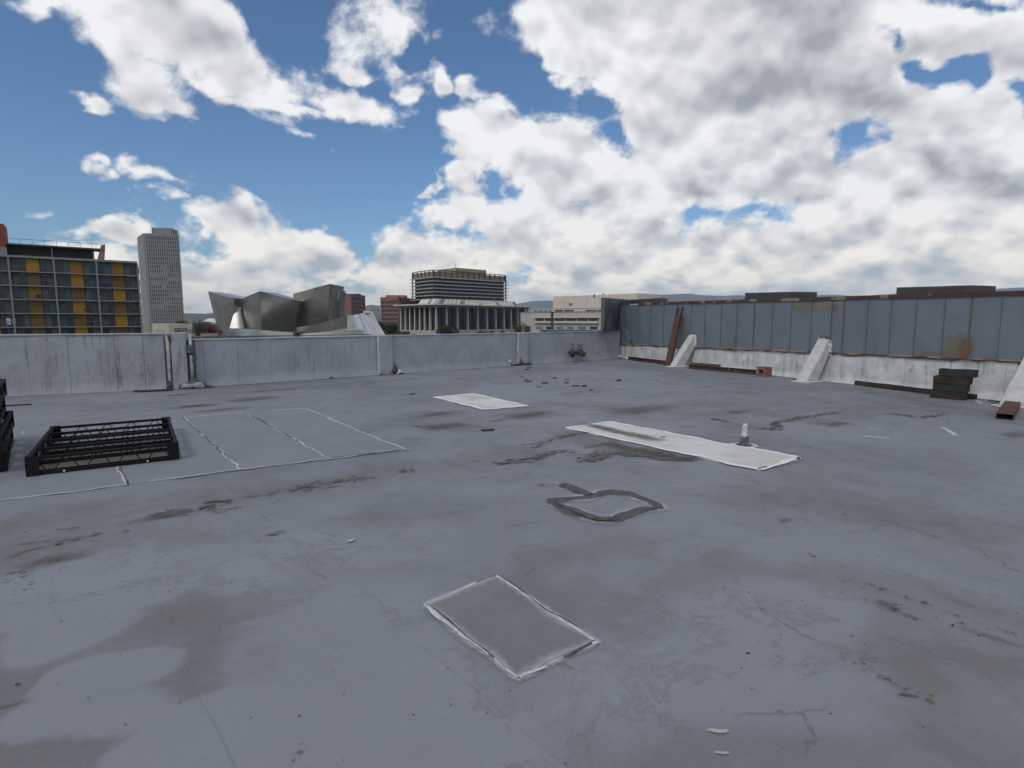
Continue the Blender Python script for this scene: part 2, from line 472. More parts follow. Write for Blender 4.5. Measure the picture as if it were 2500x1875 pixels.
DARK = [
    (.05, [(510,1222),(560,1222)], 1.2), (.05, [(600,1212),(655,1205)], 1.0), (.06, [(500,1237),(515,1232),(530,1245)], 1), (.04, [(560,1240),(590,1236)], 1),
    (.05, [(530,1250),(542,1248)], 1), (.05, [(725,1190),(780,1172)], .9), (.06, [(800,1190),(830,1185)], 1), (.05, [(735,1186),(760,1180)], 1),
    (.035, [(15,1362),(70,1340),(118,1331)], 1.2), (.03, [(55,1325),(120,1316)], 1), (.05, [(140,1290),(182,1288)], 1), (.05, [(150,1318),(168,1315)], 1.1),
    (.05, [(95,1365),(130,1370)], .9), (.05, [(25,1398),(45,1396)], 1), (.025, [(640,1318)], 1), (.06, [(665,1302),(690,1300)], .9),
    (.05, [(1220,1135),(1260,1125),(1310,1118)], 1.0), (.05, [(1310,1125),(1350,1108)], .9), (.05, [(1378,1112),(1440,1108)], .9),
    (.09, [(1430,1092),(1470,1085),(1500,1078)], 1.0), (.07, [(1370,1066),(1410,1058)], 1.0), (.06, [(1275,1085),(1308,1083)], 1.0),
    (.07, [(1440,1120),(1470,1108),(1540,1105),(1580,1110)], 1.0), (.22, [(1590,1100),(1640,1115),(1690,1118)], 1.0), (.12, [(1500,1088),(1560,1098),(1610,1100)], 1.0),
    (.025, [(1440,1000),(1500,1000)], .5), (.10, [(460,992),(485,990)], 1.0), (.06, [(560,973),(605,970)], .6), (.06, [(1105,1047),(1080,1037)], .6),
    (.07, [(1790,1005),(1830,1003)], .7), (.05, [(1738,1022),(1800,1032)], .9), (.05, [(1880,1045),(1900,1030)], .8), (.06, [(1820,1046),(1905,1048)], .8),
    (.05, [(1920,1022),(1960,1020)], .9), (.05, [(2160,1008),(2240,1018)], .8), (.05, [(2270,1018),(2310,1012)], .8), (.10, [(2010,1032),(2070,1034)], .7), (.05, [(2050,1005),(2070,1000)], .8),
    (.03, [(2150,1478),(2180,1470)], .9), (.03, [(2155,1488),(2178,1485)], .9), (.022, [(2095,1428),(2120,1436)], 1), (.02, [(2210,1504),(2240,1510)], .9),
    (.02, [(2320,1512),(2345,1518)], 1), (.02, [(2355,1520),(2375,1528)], 1), (.022, [(2110,1595),(2135,1605)], .8), (.02, [(2395,1550),(2440,1565)], 1),
    (.03, [(1988,1350),(1995,1356)], .8), (.03, [(2150,1350),(2156,1358)], .8), (.02, [(1895,1248),(1903,1251)], 1), (.03, [(2325,1226),(2342,1228)], .9),
    (.012, [(15,1720),(40,1712)], 1.4), (.012, [(60,1690),(66,1715)], 1), (.012, [(660,1770),(690,1768)], .8), (.01, [(292,1560),(312,1600),(320,1650)], .6), (.008, [(240,1400),(345,1465)], .6),
    (.015, [(700,1850),(740,1835)], .8), (.10, [(340,955),(398,952)], 1.2), (.12, [(470,870),(475,870)], .4),
    (.12, [(20,1420),(25,1430)], .3),
]
HALO = []
def halo_line(pts, r, w=1.0):
    HALO.append((r, pts, w))
PATCH_FRONT = [(1039,1478),(1210,1408.5),(1455,1568),(1267,1657)]
PATCH_WHITE = [(1059,970),(1154,962),(1287,991),(1182,1000.6)]
PATCH_LONG = [(1384,1045),(1490,1030.6),(1950,1118.6),(1854,1147)]
MASTIC = [(1347,1224),(1404,1252),(1458,1270),(1502,1271),(1528,1258.5),(1572,1246),(1616,1241),(1585,1225),(1537,1209.5),(1490,1200),(1464.6,1203),(1439,1212.6),(1395,1219)]
halo_line([(1800,1092),(1850,1098)], .08, .9)
for s in ([(2120,1045),(2150,1048)], [(2100,1062),(2170,1068)], [(2335,1062),(2300,1042)], [(1960,935),(2010,940)], [(1630,898),(1690,902)],
          [(1480,870),(1540,880)], [(2250,910),(2400,985)], [(2440,990),(2500,1000)], [(2480,870),(2490,872)], [(2190,985),(2230,990)]):
    halo_line(s, .05, .6)

def roof_material():
    m = bpy.data.materials.new('roof_coating'); m.use_nodes = True; nt = m.node_tree
    b = nt.nodes['Principled BSDF']
    tc = nt.nodes.new('ShaderNodeTexCoord'); ob = tc.outputs['Object']
    def attr(n):
        a = nt.nodes.new('ShaderNodeAttribute'); a.attribute_name = n; return V(nt, a.outputs['Fac'])
    tan, light, dark, halo = attr('tan'), attr('light'), attr('dark'), attr('halo')
    x, y, z = sep(nt, ob)
    ua = x * AX_A.x + y * AX_A.y           # along the parapet
    ub = x * AX_B.x + y * AX_B.y
    ab = xyz(nt, ua, ub, 0.0)
    n_big = noise(nt, ob, 0.45, 5, 0.6, dist=0.6)
    n_mid = noise(nt, ob, 2.2, 7, 0.62, dist=0.8)
    n_fin = noise(nt, ob, 22.0, 6, 0.65)
    brush = noise(nt, vmath(nt, 'MULTIPLY', ab, (1.2, 9.0, 1)), 1.6, 6, 0.65, dist=0.5)
    brush2 = noise(nt, vmath(nt, 'MULTIPLY', ab, (14.0, 1.6, 1)), 1.3, 5, 0.6, dist=0.4)
    col = mixc(nt, n_big.step(0.35, 0.68), (0.228, 0.243, 0.265), (0.158, 0.169, 0.187))
    col = mixc(nt, brush.step(0.40, 0.72) * 0.35, col, (0.285, 0.298, 0.325))
    col = mixc(nt, brush2.step(0.45, 0.75) * 0.30, col, (0.165, 0.17, 0.185))
    grain = noise(nt, ob, 150.0, 3, 0.7)
    col = mixc(nt, grain.step(0.30, 0.75) * 0.35, col, (0.30, 0.305, 0.32))
    col = mixc(nt, grain.step(0.62, 0.30) * 0.22, col, (0.13, 0.135, 0.145))
    # dirt: everywhere a little, more where water stood
    tl = (tan * 1.25 + (n_mid - 0.5) * 1.9 + (n_big - 0.5) * 0.8 + (n_fin - 0.5) * 0.6)
    dirt = (tl.step(-0.25, 0.9) * (0.30 + n_mid * 0.5) + tl.step(0.26, 0.33) * 0.17 + tl.step(0.62, 0.68) * 0.15) * (0.55 + brush * 0.6)
    free = (n_mid + (brush - 0.5) * 0.7 + (n_big - 0.5) * 0.6).step(0.46, 0.76) * 0.50
    dirt = dirt.max(free)
    dirt = dirt * (1.0 - (light * 1.3 + (n_mid - 0.5) * 0.8).step(0.0, 0.35) * 0.85)
    col = mixc(nt, (light * 1.2 + (n_mid - 0.5) * 0.8).step(0.0, 0.4) * 0.6, col, (0.265, 0.278, 0.31))
    # tide mark at the rim of a stain
    rim = (1.0 - ((tl - 0.22).abs() * 9.0)).max(0.0) * tan.step(0.0, 0.3) * 0.55
    col = mixc(nt, dirt.max(rim), col, mixc(nt, n_fin.step(.35, .65), (0.148, 0.138, 0.132), (0.172, 0.164, 0.158)))
    scr = noise(nt, vmath(nt, 'MULTIPLY', ab, (1.5, 38.0, 1)), 1.2, 5, 0.7, dist=0.8).step(0.60, 0.72) * noise(nt, ob, 1.4, 4, 0.6).step(0.46, 0.60)
    scr2 = noise(nt, vmath(nt, 'MULTIPLY', xyz(nt, x + y * .55, y - x * .55, 0.0), (30.0, 1.1, 1)), 1.0, 5, 0.7, dist=0.6).step(0.62, 0.72) * noise(nt, ob, 1.1, 4, 0.6, dist=.3).step(0.50, 0.62)
    col = mixc(nt, scr.max(scr2) * 0.30, col, (0.10, 0.092, 0.088))
    # laps between membrane runs
    lap = (ua * (1 / 0.92) + (noise(nt, ob, 0.9, 2, 0.5) - 0.5) * 0.06)._m('FRACT')
    near = (1.0 - (lap - 0.5).abs() * 95.0).max(0.0)
    lapn = noise(nt, ob, 1.6, 4, 0.6)
    col = mixc(nt, near * lapn.step(0.46, 0.62) * 0.38, col, (0.12, 0.12, 0.13))
    crack = near.step(0.1, 0.6) * noise(nt, ob, 3.2, 6, 0.7).step(0.60, 0.66) * 0.9
    # hair cracks and flaked specks
    vo = nt.nodes.new('ShaderNodeTexVoronoi'); vo.feature = 'DISTANCE_TO_EDGE'; vo.voronoi_dimensions = '2D'
    wob = vmath(nt, 'ADD', ob, vmath(nt, 'SCALE', noise(nt, ob, 2.5, 4, 0.6, color=True), scale=0.5))
    nt.links.new(wob, vo.inputs['Vector']); vo.inputs['Scale'].default_value = 0.65
    hair = V(nt, vo.outputs['Distance']).step(0.012, 0.0) * noise(nt, ob, 1.1, 3, 0.5).step(0.52, 0.62) * 0.45
    vs = nt.nodes.new('ShaderNodeTexVoronoi'); vs.voronoi_dimensions = '2D'
    nt.links.new(vmath(nt, 'ADD', ob, vmath(nt, 'SCALE', noise(nt, ob, 30, 2, 0.6, color=True), scale=0.02)), vs.inputs['Vector']); vs.inputs['Scale'].default_value = 7.0
    sepc = nt.nodes.new('ShaderNodeSeparateColor'); nt.links.new(vs.outputs['Color'], sepc.inputs[0])
    size = V(nt, sepc.outputs[0])
    speck = (V(nt, vs.outputs['Distance']) / (size.pow(14.0) * 0.07 + 0.003)).step(1.0, 0.6) * size.step(0.86, 0.92) * 0.6
    n_brk = noise(nt, ob, 48.0, 4, 0.7)
    dk = (dark * 0.9 - 0.1 + (n_fin - 0.5) * 2.0 + (n_brk - 0.5) * 1.6 + (n_mid - 0.5) * 0.9).step(0.16, 0.42) * 0.85
    col = mixc(nt, hair.max(crack).max(speck), col, (0.085, 0.07, 0.06))
    col = mixc(nt, dk, col, mixc(nt, n_fin.step(.3, .7), (0.075, 0.062, 0.055), (0.125, 0.108, 0.095)))
    hl = (halo * 1.3 + (n_fin - 0.5) * 0.9 + (n_mid - 0.5) * 0.6).step(0.10, 0.75) * 0.85
    col = mixc(nt, hl, col, (0.66, 0.67, 0.68))
    nt.links.new(col, b.inputs['Base Color'])
    nt.links.new((0.62 + (n_mid - 0.5) * 0.35 + dirt * 0.12).s, b.inputs['Roughness'])
    b.inputs['Specular IOR Level'].default_value = 0.35
    h = n_mid * 0.010 + n_fin * 0.0022 + brush * 0.003 - dk * 0.003 - near * 0.0012 - crack * 0.002 + hl * 0.002 + noise(nt, ob, 120, 3, 0.6) * 0.0009
    bn = nt.nodes.new('ShaderNodeBump'); bn.inputs['Strength'].default_value = 0.75; bn.inputs['Distance'].default_value = 1.0
    nt.links.new(h.s, bn.inputs['Height']); nt.links.new(bn.outputs[0], b.inputs['Normal'])
    return m
rm = roof_mesh(); rm.materials.append(roof_material())
roof = tag(inst('roof', rm), kind='structure')

M_PATCH = mat('granule_patch', (0.185,0.192,0.20), .9, var=.22, vscale=2.0, bump=.004, bscale=160, detail=9)
M_PATCHW = mat('white_membrane', (0.66,0.65,0.62), .75, col2=(0.53,0.50,0.46), vscale=1.6, bump=.002, bscale=50)
M_SHEET = mat('grey_membrane', (0.225,0.242,0.258), .75, col2=(0.205,0.218,0.232), vscale=1.6, bump=.0015, bscale=120, detail=8)
M_WHITE = mat('white_sealant', (0.62,0.63,0.64), .6, col2=(0.42,0.42,0.42), vscale=14, bump=.004, bscale=60)
M_TAR = mat('tar', (0.05,0.045,0.042), .6, col2=(0.13,0.12,0.11), vscale=18, bump=.01, bscale=40)
M_MASTIC = mat('mastic', (0.060,0.057,0.056), .7, col2=(0.105,0.098,0.094), vscale=9, bump=.004, bscale=40, stretch=(1,1,1))

def edge_pts(P, step=.05, amp=.012, seed=0, closed=True):
    out = []
    n = len(P)
    for i in range(n if closed else n-1):
        a, b = Vector(P[i]), Vector(P[(i+1) % n]); L = (b-a).length; k = max(2, int(L/step))
        nr = Vector((-(b-a).y, (b-a).x, 0)).normalized()
        for j in range(k):
            t = j/k; p = a.lerp(b, t)
            q = mnoise.fractal((p.x*2.3+seed, p.y*2.3, seed*1.7), .8, 2.0, 4)
            out.append(p + nr*q*amp*2)
    if not closed: out.append(Vector(P[-1]))
    return out
def flat_patch(name, px, z, th, material, parent, seed=0, amp=.012, label=None, rim=False):
    P = edge_pts([G(*p) for p in px], .06, amp, seed)
    if sum(P[i].x*P[(i+1)%len(P)].y-P[(i+1)%len(P)].x*P[i].y for i in range(len(P))) < 0: P.reverse()
    bm = bmesh.new()
    lay = bm.verts.layers.float.new('rim')
    c = sum(P, Vector())/len(P)
    top = [bm.verts.new((p.x, p.y, z+th)) for p in P]
    low = [bm.verts.new((p.x+(p.x-c.x)*.004, p.y+(p.y-c.y)*.004, z-.012)) for p in P]
    bm.faces.new(top)
    for i in range(len(P)):
        j = (i+1) % len(P); bm.faces.new((low[i], low[j], top[j], top[i]))
    if rim:
        bm.faces.remove([f for f in bm.faces if len(f.verts) > 4][0])
        for v in top: v[lay] = 1.0
        prev = top
        for k, (dist, val) in enumerate(((.022,.65),(.050,.28),(.09,.0))):
            ring = []
            for i, p in enumerate(P):
                q = p + (c-p).normalized()*dist*(1.25+.9*mnoise.noise((p.x*3, p.y*3, 5)))
                v = bm.verts.new((q.x, q.y, z+th)); v[lay] = val; ring.append(v)
            for i in range(len(P)):
                j = (i+1) % len(P); bm.faces.new((prev[i], prev[j], ring[j], ring[i]))
            prev = ring
        bm.faces.new(prev)
    me = bpy.data.meshes.new(name); bm.to_mesh(me); bm.free(); me.materials.append(material)
    o = inst(name, me, parent)
    if label: o['label'] = label
    return o
def ribbon(name, px, w, z, material, parent, seed=0, gap=0.0, wvar=.6, amp=.02, th=.006, closed=False):
    """an irregular flat bead along a photo polyline; gap > 0 breaks it into bits"""
    P = edge_pts([G(*p) for p in px], .035, amp, seed, closed)
    if closed: P.append(P[0]); 
    m = MB(); run = []
    def flush():
        if len(run) < 2: run.clear(); return
        n = len(run); vs = []; fs = []
        for l, c, r in run: vs += [l, c, r]
        for i in range(n-1):
            a = 3*i; fs += [(a, a+3, a+4, a+1), (a+1, a+4, a+5, a+2)]
        m.add(vs, [tuple(reversed(f)) for f in fs]); run.clear()
    for i, p in enumerate(P):
        d = (P[min(i+1, len(P)-1)] - P[max(i-1, 0)]); d = Vector((d.x, d.y, 0))
        if d.length < 1e-6: continue
        nr = Vector((-d.y, d.x, 0)).normalized()
        s = i*.035
        q = mnoise.fractal((s*1.7+seed*9.1, seed, 0), .8, 2.0, 3); g = mnoise.noise((s*1.3+seed*3, 5.5, seed))
        if gap and g*.5+.5 < gap: flush(); continue
        ww = w*.5*max(.12, 1+wvar*q*1.6); w2 = w*.5*max(.12, 1+wvar*mnoise.fractal((s*2.3, seed*4, 3), .8, 2.0, 3)*1.6)
        run.append((p+nr*ww+Vector((0,0,z-.002)), p+Vector((0,0,z+th)), p-nr*w2+Vector((0,0,z-.002))))
    flush()
    if not m.v: return None
    return m.build(name, material, parent, smooth=True)

# soft sprayed white paint round the repairs: a thin film that fades out at its sides
M_SPRAY = bpy.data.materials.new('sprayed_white'); M_SPRAY.use_nodes = True
def spray_mat():
    nt = M_SPRAY.node_tree; b = nt.nodes['Principled BSDF']; b.inputs['Roughness'].default_value = .7
    tc = nt.nodes.new('ShaderNodeTexCoord'); ob = tc.outputs['Object']
    a = nt.nodes.new('ShaderNodeAttribute'); a.attribute_name = 'film'; f = V(nt, a.outputs['Fac'])
    n1 = noise(nt, ob, 5, 5, .6); n2 = noise(nt, ob, 38, 5, .7)
    b.inputs['Base Color'].default_value = (.52,.535,.55,1)
    nt.links.new(((f*1.15 + (n1-.5)*1.1 + (n2-.5)*1.1 - .22).step(.0,1.0)*.85).s, b.inputs['Alpha'])
spray_mat()
def spray(px, w, z, parent, seed=0, closed=False, shift=0.0):
    P = edge_pts([G(*p) for p in px], .04, .006, seed, closed)
    if closed: P.append(P[0])
    off = (-1.0, -.45, 0.0, .45, 1.0); val = (0.0, .62, 1.0, .62, 0.0)
    vs = []; at = []; fs = []; n = len(P)
    for i, p in enumerate(P):
        d = (P[min(i+1,n-1)]-P[max(i-1,0)]); d.z = 0
        nr = Vector((-d.y, d.x, 0)).normalized(); ww = w*(1+.55*mnoise.noise((i*.09+seed, seed, 1)))
        e = 1.0 if closed else min(1.0, i/4.0, (n-1-i)/4.0)
        for o, v in zip(off, val): q = p+nr*(ww*(o+shift)); vs.append((q.x,q.y,z)); at.append(v*e)
    for i in range(n-1):
        for k in range(4): a = i*5+k; fs.append((a, a+1, a+6, a+5))
    me = bpy.data.meshes.new('sprayed_film'); me.from_pydata(vs, [], fs); me.materials.append(M_SPRAY)
    t = me.attributes.new('film','FLOAT','POINT'); t.data.foreach_set('value', at)
    return inst('sprayed_film', me, parent)
spray(PATCH_FRONT, .052, .0042, roof, 1, True)
spray([(1448,1566),(1470,1569),(1484,1571)], .07, .0050, roof, 3)
spray([(1028,1476),(1046,1482)], .07, .0052, roof, 4)
spray(MASTIC, .150, .0042, roof, 2, True); spray([(1368,1182),(1385,1188),(1441,1209)], .11, .0048, roof, 5)
spray([(1845,1147),(1962,1118)], .08, .0042, roof, 6); spray([(1178,1001),(1292,991)], .08, .0042, roof, 7)
# granulated patch in the foreground
def granule_mat():
    m = bpy.data.materials.new('granule_patch'); m.use_nodes = True; nt = m.node_tree; b = nt.nodes['Principled BSDF']
    tc = nt.nodes.new('ShaderNodeTexCoord'); ob = tc.outputs['Object']
    a = nt.nodes.new('ShaderNodeAttribute'); a.attribute_name = 'rim'; rim = V(nt, a.outputs['Fac'])
    n1 = noise(nt, ob, 2.5, 6, .6); n2 = noise(nt, ob, 190, 3, .7); n3 = noise(nt, ob, 26, 5, .7)
    c = mixc(nt, n1.step(.35,.65), (0.205,0.214,0.218), (0.168,0.175,0.180))
    c = mixc(nt, n2.step(.35,.7)*.5, c, (0.27,0.28,0.28))
    c = mixc(nt, n2.step(.60,.35)*.35, c, (0.09,0.09,0.09))
    c = mixc(nt, (rim*1.0 + (n3-.5)*1.0 - .30).step(.0,.9)*.75, c, (0.46,0.46,0.45))
    nt.links.new(c, b.inputs['Base Color']); b.inputs['Roughness'].default_value = .9
    bn = nt.nodes.new('ShaderNodeBump'); bn.inputs['Distance'].default_value = 1; nt.links.new((n2*.002).s, bn.inputs['Height']); nt.links.new(bn.outputs[0], b.inputs['Normal'])
    return m
M_GRAN = granule_mat()
pf = flat_patch('patch', PATCH_FRONT, 0, .010, M_GRAN, roof, 1, .012, 'granulated grey patch nearest the camera with white sealed edges', rim=True)
for k, (a, b) in enumerate(((0,1),(1,2),(2,3),(3,0))):
    pa, pb = PATCH_FRONT[a], PATCH_FRONT[b]
    ribbon('seam', [pa, pb], .020, .011, M_WHITE, pf, 20+k, gap=.40, wvar=1.1, amp=.010, th=.003)
    ribbon('crack', [pa, pb], .009, .0135, M_TAR, pf, 30+k, gap=.38, wvar=1.3, amp=.012, th=.002)
pw = flat_patch('patch', PATCH_WHITE, 0, .010, M_PATCHW, roof, 5, .02, 'small off white membrane patch in the middle of the roof')
pl = flat_patch('patch', PATCH_LONG, 0, .012, None or mat('white_membrane_long', (0.66,0.65,0.62), .75, col2=(0.55,0.52,0.48), vscale=1.2, bump=.002, bscale=50), roof, 6, .02, 'long off white membrane patch with a brown water stain')
for q, par in ((PATCH_WHITE, pw), (PATCH_LONG, pl)):
    for k in range(4):
        ribbon('seam', [q[k], q[(k+1)%4]], .07, .011, mat('bright_edge', (0.78,0.78,0.77), .6, bump=.003), par, 40+k, gap=.08, wvar=.8, amp=.02, th=.004)
ribbon('crack', [PATCH_LONG[3], PATCH_LONG[2]], .03, .016, M_TAR, pl, 3, gap=.35, amp=.02)
# stain lying on the long patch
M_STAIN = bpy.data.materials.new('water_stain'); M_STAIN.use_nodes = True
def stain_mat(m, col, ex):
    nt = m.node_tree; b = nt.nodes['Principled BSDF']; b.inputs['Roughness'].default_value = .8
    tc = nt.nodes.new('ShaderNodeTexCoord')
    g = tc.outputs['Generated']; x, y, _ = sep(nt, g)
    dx = (x-.5)*2; dy = (y-.5)*2
    gp = nt.nodes.new('ShaderNodeNewGeometry')
    r = (dx*dx+dy*dy).sqrt() + (noise(nt, gp.outputs['Position'], 3.0, 6, .65)-.5)*1.3
    b.inputs['Base Color'].default_value = (*col, 1)
    nt.links.new((r.step(.95, .1) * ex).s, b.inputs['Alpha'])
stain_mat(M_STAIN, (0.16,0.14,0.12), .8)
def decal(name, px, w, l, ang, z, m, parent):
    c = G(*px); o = MB().add([(-l/2,-w/2,0),(l/2,-w/2,0),(l/2,w/2,0),(-l/2,w/2,0)], [(0,1,2,3)]).build(name, m, parent)
    o.location = (c.x, c.y, z); o.rotation_euler = (0, 0, ang); return o
angB = math.atan2(AX_B.y, AX_B.x)
_la = G(*PATCH_LONG[3])-G(*PATCH_LONG[0]); angL = math.atan2(_la.y, _la.x)
decal('stain', (1530,1061), .42, 1.7, angL, .0175, M_STAIN, pl)
decal('stain', (1462,1045), .36, 1.0, angL, .0185, M_STAIN, pl)
M_STAIN2 = bpy.data.materials.new('dried_puddle'); M_STAIN2.use_nodes = True; stain_mat(M_STAIN2, (0.105,0.095,0.086), .45)
M_STAIN3 = bpy.data.materials.new('faint_dirt'); M_STAIN3.use_nodes = True; stain_mat(M_STAIN3, (0.155,0.138,0.12), .5)
angA = math.atan2(AX_A.y, AX_A.x)
for k, (x, y, w, l, a, m_) in enumerate(((475,991,.55,1.5,angA,M_STAIN2),(445,963,.5,1.1,angA,M_STAIN3),(620,974,.7,1.5,angA,M_STAIN3),(660,953,.45,2.4,angA,M_STAIN3),(1062,1012,.40,1.0,angA,M_STAIN2),
        (1088,1040,.6,1.2,angA,M_STAIN2),(1215,1027,.25,.6,angA,M_STAIN3),(1290,1013,.7,1.4,angA,M_STAIN2),(1560,1000,.9,2.4,angA,M_STAIN3),(540,1000,.5,1.2,angA,M_STAIN3),
        (1560,1104,.30,1.5,angB,M_STAIN2),(1640,1116,.24,.9,angB,M_STAIN2),(2040,1036,.35,1.0,angA,M_STAIN2),(1800,1006,.3,.8,angA,M_STAIN3),(676,1301,.10,.24,angA,M_STAIN2),
        (2160,1474,.14,.16,0,M_STAIN2),(2225,1505,.05,.18,angB,M_STAIN2),(2420,1555,.07,.35,angB,M_STAIN3),(1915,1270,.12,.3,angA,M_STAIN3),(130,1365,.3,.5,angA,M_STAIN3),(2480,1060,.4,.9,angA,M_STAIN2),
        (395,1260,.25,.7,angA,M_STAIN3),(1320,1185,.12,.12,0,M_STAIN2))):
    decal('stain', (x, y), w, l, a, .0046+.0002*(k % 5), m_, roof)
# mastic loop
ml = ribbon('mastic_loop', MASTIC, .125, .006, M_MASTIC, roof, 2, wvar=.42, amp=.014, th=.007, closed=True)
ml['label'] = 'dark grey mastic bead laid in a rough square with a tail'
ribbon('tail', [(1370,1184),(1385,1189),(1441,1210)], .12, .008, M_MASTIC, ml, 12, wvar=.3, amp=.01, th=.010)
ribbon('tar_streak', [(1350,1228),(1404,1254),(1458,1272),(1500,1273)], .03, .018, M_TAR, ml, 14, gap=.45, wvar=1)
# peeled coating and dirt-filled cracks: long broken lines of thin flakes
M_PEEL = mat('peeled_coating', (0.095,0.083,0.075), .9, col2=(0.145,0.13,0.118), vscale=20, bump=.002)
M_OCHRE = mat('ochre_dirt', (0.16,0.135,0.085), .9, var=.3, vscale=12)
PEEL = [([(380,1262),(450,1250),(560,1224),(655,1206),(780,1182),(900,1165)], .050, .46, 3), ([(0,1372),(70,1341),(118,1331),(230,1308),(330,1290)], .030, .50, 2),
        ([(980,1150),(1100,1140),(1220,1134),(1300,1118),(1370,1100),(1440,1108)], .045, .45, 3), ([(1290,1095),(1370,1066),(1430,1056)], .045, .42, 2),
        ([(1430,1125),(1470,1108),(1545,1106),(1620,1118),(1680,1122)], .09, .32, 2), ([(1480,1082),(1560,1096),(1640,1112)], .06, .45, 2),
        ([(1738,1022),(1830,1045),(1905,1048),(1890,1030),(1960,1020),(2050,1004),(2100,1000)], .055, .40, 2), ([(2110,1012),(2180,1009),(2240,1019),(2320,1010)], .045, .48, 2),
        ([(2010,1400),(2070,1418),(2150,1440),(2260,1475),(2500,1556)], .016, .58, 2), ([(140,1260),(155,1330),(150,1440),(140,1600)], .012, .62, 1),
        ([(480,1165),(560,1260),(640,1340),(740,1430)], .012, .60, 1), ([(1850,1345),(1960,1380),(2070,1418)], .014, .62, 1), ([(2140,1470),(2185,1478),(2170,1492),(2145,1484)], .018, .42, 1),
        ([(1330,1012),(1420,1008),(1530,1016),(1640,1030)], .030, .62, 2), ([(1000,1040),(1100,1046),(1180,1040)], .04, .58, 2), ([(250,1222),(430,1200)], .02, .6, 1),
        ([(2160,1222),(2300,1240),(2490,1262)], .02, .62, 2), ([(640,1860),(700,1845),(760,1820)], .02, .5, 2), ([(1900,1250),(1960,1262)], .02, .6, 1), ([(1700,1260),(1830,1246)], .015, .6, 1)]
fr_ = np.random.default_rng(31)
def flake_line(m, pts, w, gap, reps, seed):
    P = edge_pts([G(*p) for p in pts], .02, .03, seed, closed=False)
    for i, p in enumerate(P[:-1]):
        s = i*.02
        g = mnoise.fractal((s*.9+seed*3.1, seed, 0), .8, 2.0, 4)*.5+.5
        if g < gap*.92: continue
        dens = min(1.0, (g-gap*.92)*5)
        d = (P[i+1]-p); d.z = 0
        if d.length < 1e-6: continue
        d.normalize(); n = Vector((-d.y, d.x, 0))
        for q in range(1+reps):
            if fr_.random() > .35+.5*dens: continue
            c = p + n*fr_.normal()*w*(.55+.35*reps) + d*fr_.normal()*.03
            L = w*fr_.uniform(.25, 1.15)*(1.9 if fr_.random() < .25 else 1); W = L*fr_.uniform(.22, .55)
            dd = (d*(1 if fr_.random() < .6 else .3) + AX_A*.6).normalized(); nn = Vector((-dd.y, dd.x, 0))
            k = int(fr_.integers(6, 10)); r = [fr_.uniform(.5, 1.15) for _ in range(k)]
            z = .0036+.0012*fr_.random()
            m.add([c+dd*math.cos(2*math.pi*j/k)*L*r[j]+nn*math.sin(2*math.pi*j/k)*W*r[j]+Vector((0,0,z)) for j in range(k)], [tuple(range(k))])
m = MB()
for k, (pts, w, gap, reps) in enumerate(PEEL): flake_line(m, pts, w*.62, gap, reps, 100+k*5)
m.build('peeled_spots', M_PEEL, roof, kind='stuff')
m = MB(); flake_line(m, [(2095,1630),(2160,1655),(2230,1690),(2290,1712)], .014, .3, 2, 7); m.build('dirt_line', M_OCHRE, roof, kind='stuff')
# grey membrane sheets on the left
SH = [[(447,1019.7),(598.6,1006.5),(806,1120.6),(587,1145.8)], [(598.6,1006.5),(745.8,997),(987,1097),(806,1120.6)],
      [(235,1040),(447,1019.7),(587,1145.8),(312,1184)], [(50,1054),(235,1040),(312,1184),(-60,1232)]]
for k, q in enumerate(SH):
    c = (sum(p[0] for p in q)/4, sum(p[1] for p in q)/4)
    q2 = [(p[0]+(c[0]-p[0])*.006, p[1]+(c[1]-p[1])*.006) for p in q]
    flat_patch('membrane_sheet', q2, 0, .006, M_SHEET, roof, 50+k, .008)
M_SEAMW = mat('seam_paint', (0.50,0.52,0.54), .65, col2=(0.36,0.37,0.39), vscale=9, bump=.003)
for k, l in enumerate(([(447,1020),(587,1146)], [(599,1006.5),(806,1120.6)], [(746,997),(987,1097)], [(-40,1228),(312,1184),(587,1146),(806,1120.6),(1000,1096)],
                       [(447,1020),(599,1006.5),(746,997)], [(235,1040),(312,1184)], [(55,1053),(0,1150)])):
    ww = (.026,.026,.034,.019,.014,.026,.02)[k]
    s = ribbon('seam', l, ww, .007, M_SEAMW, roof, 60+k, gap=(.3,.2,.0,.1,.5,.45,.4)[k], wvar=.9, amp=.014, th=.003)
    ribbon('crack', l, ww*.6, .0105, M_TAR, s, 80+k, gap=(.42,.45,.72,.56,.8,.42,.4)[k], wvar=1.2, amp=.014, th=.002)
# building body under the roof so that nothing floats
MB().box((-40,-30,-30.0),(9.0,11.0,-.06)).build('building_body', mat('body', (.3,.28,.25), .9), roof)
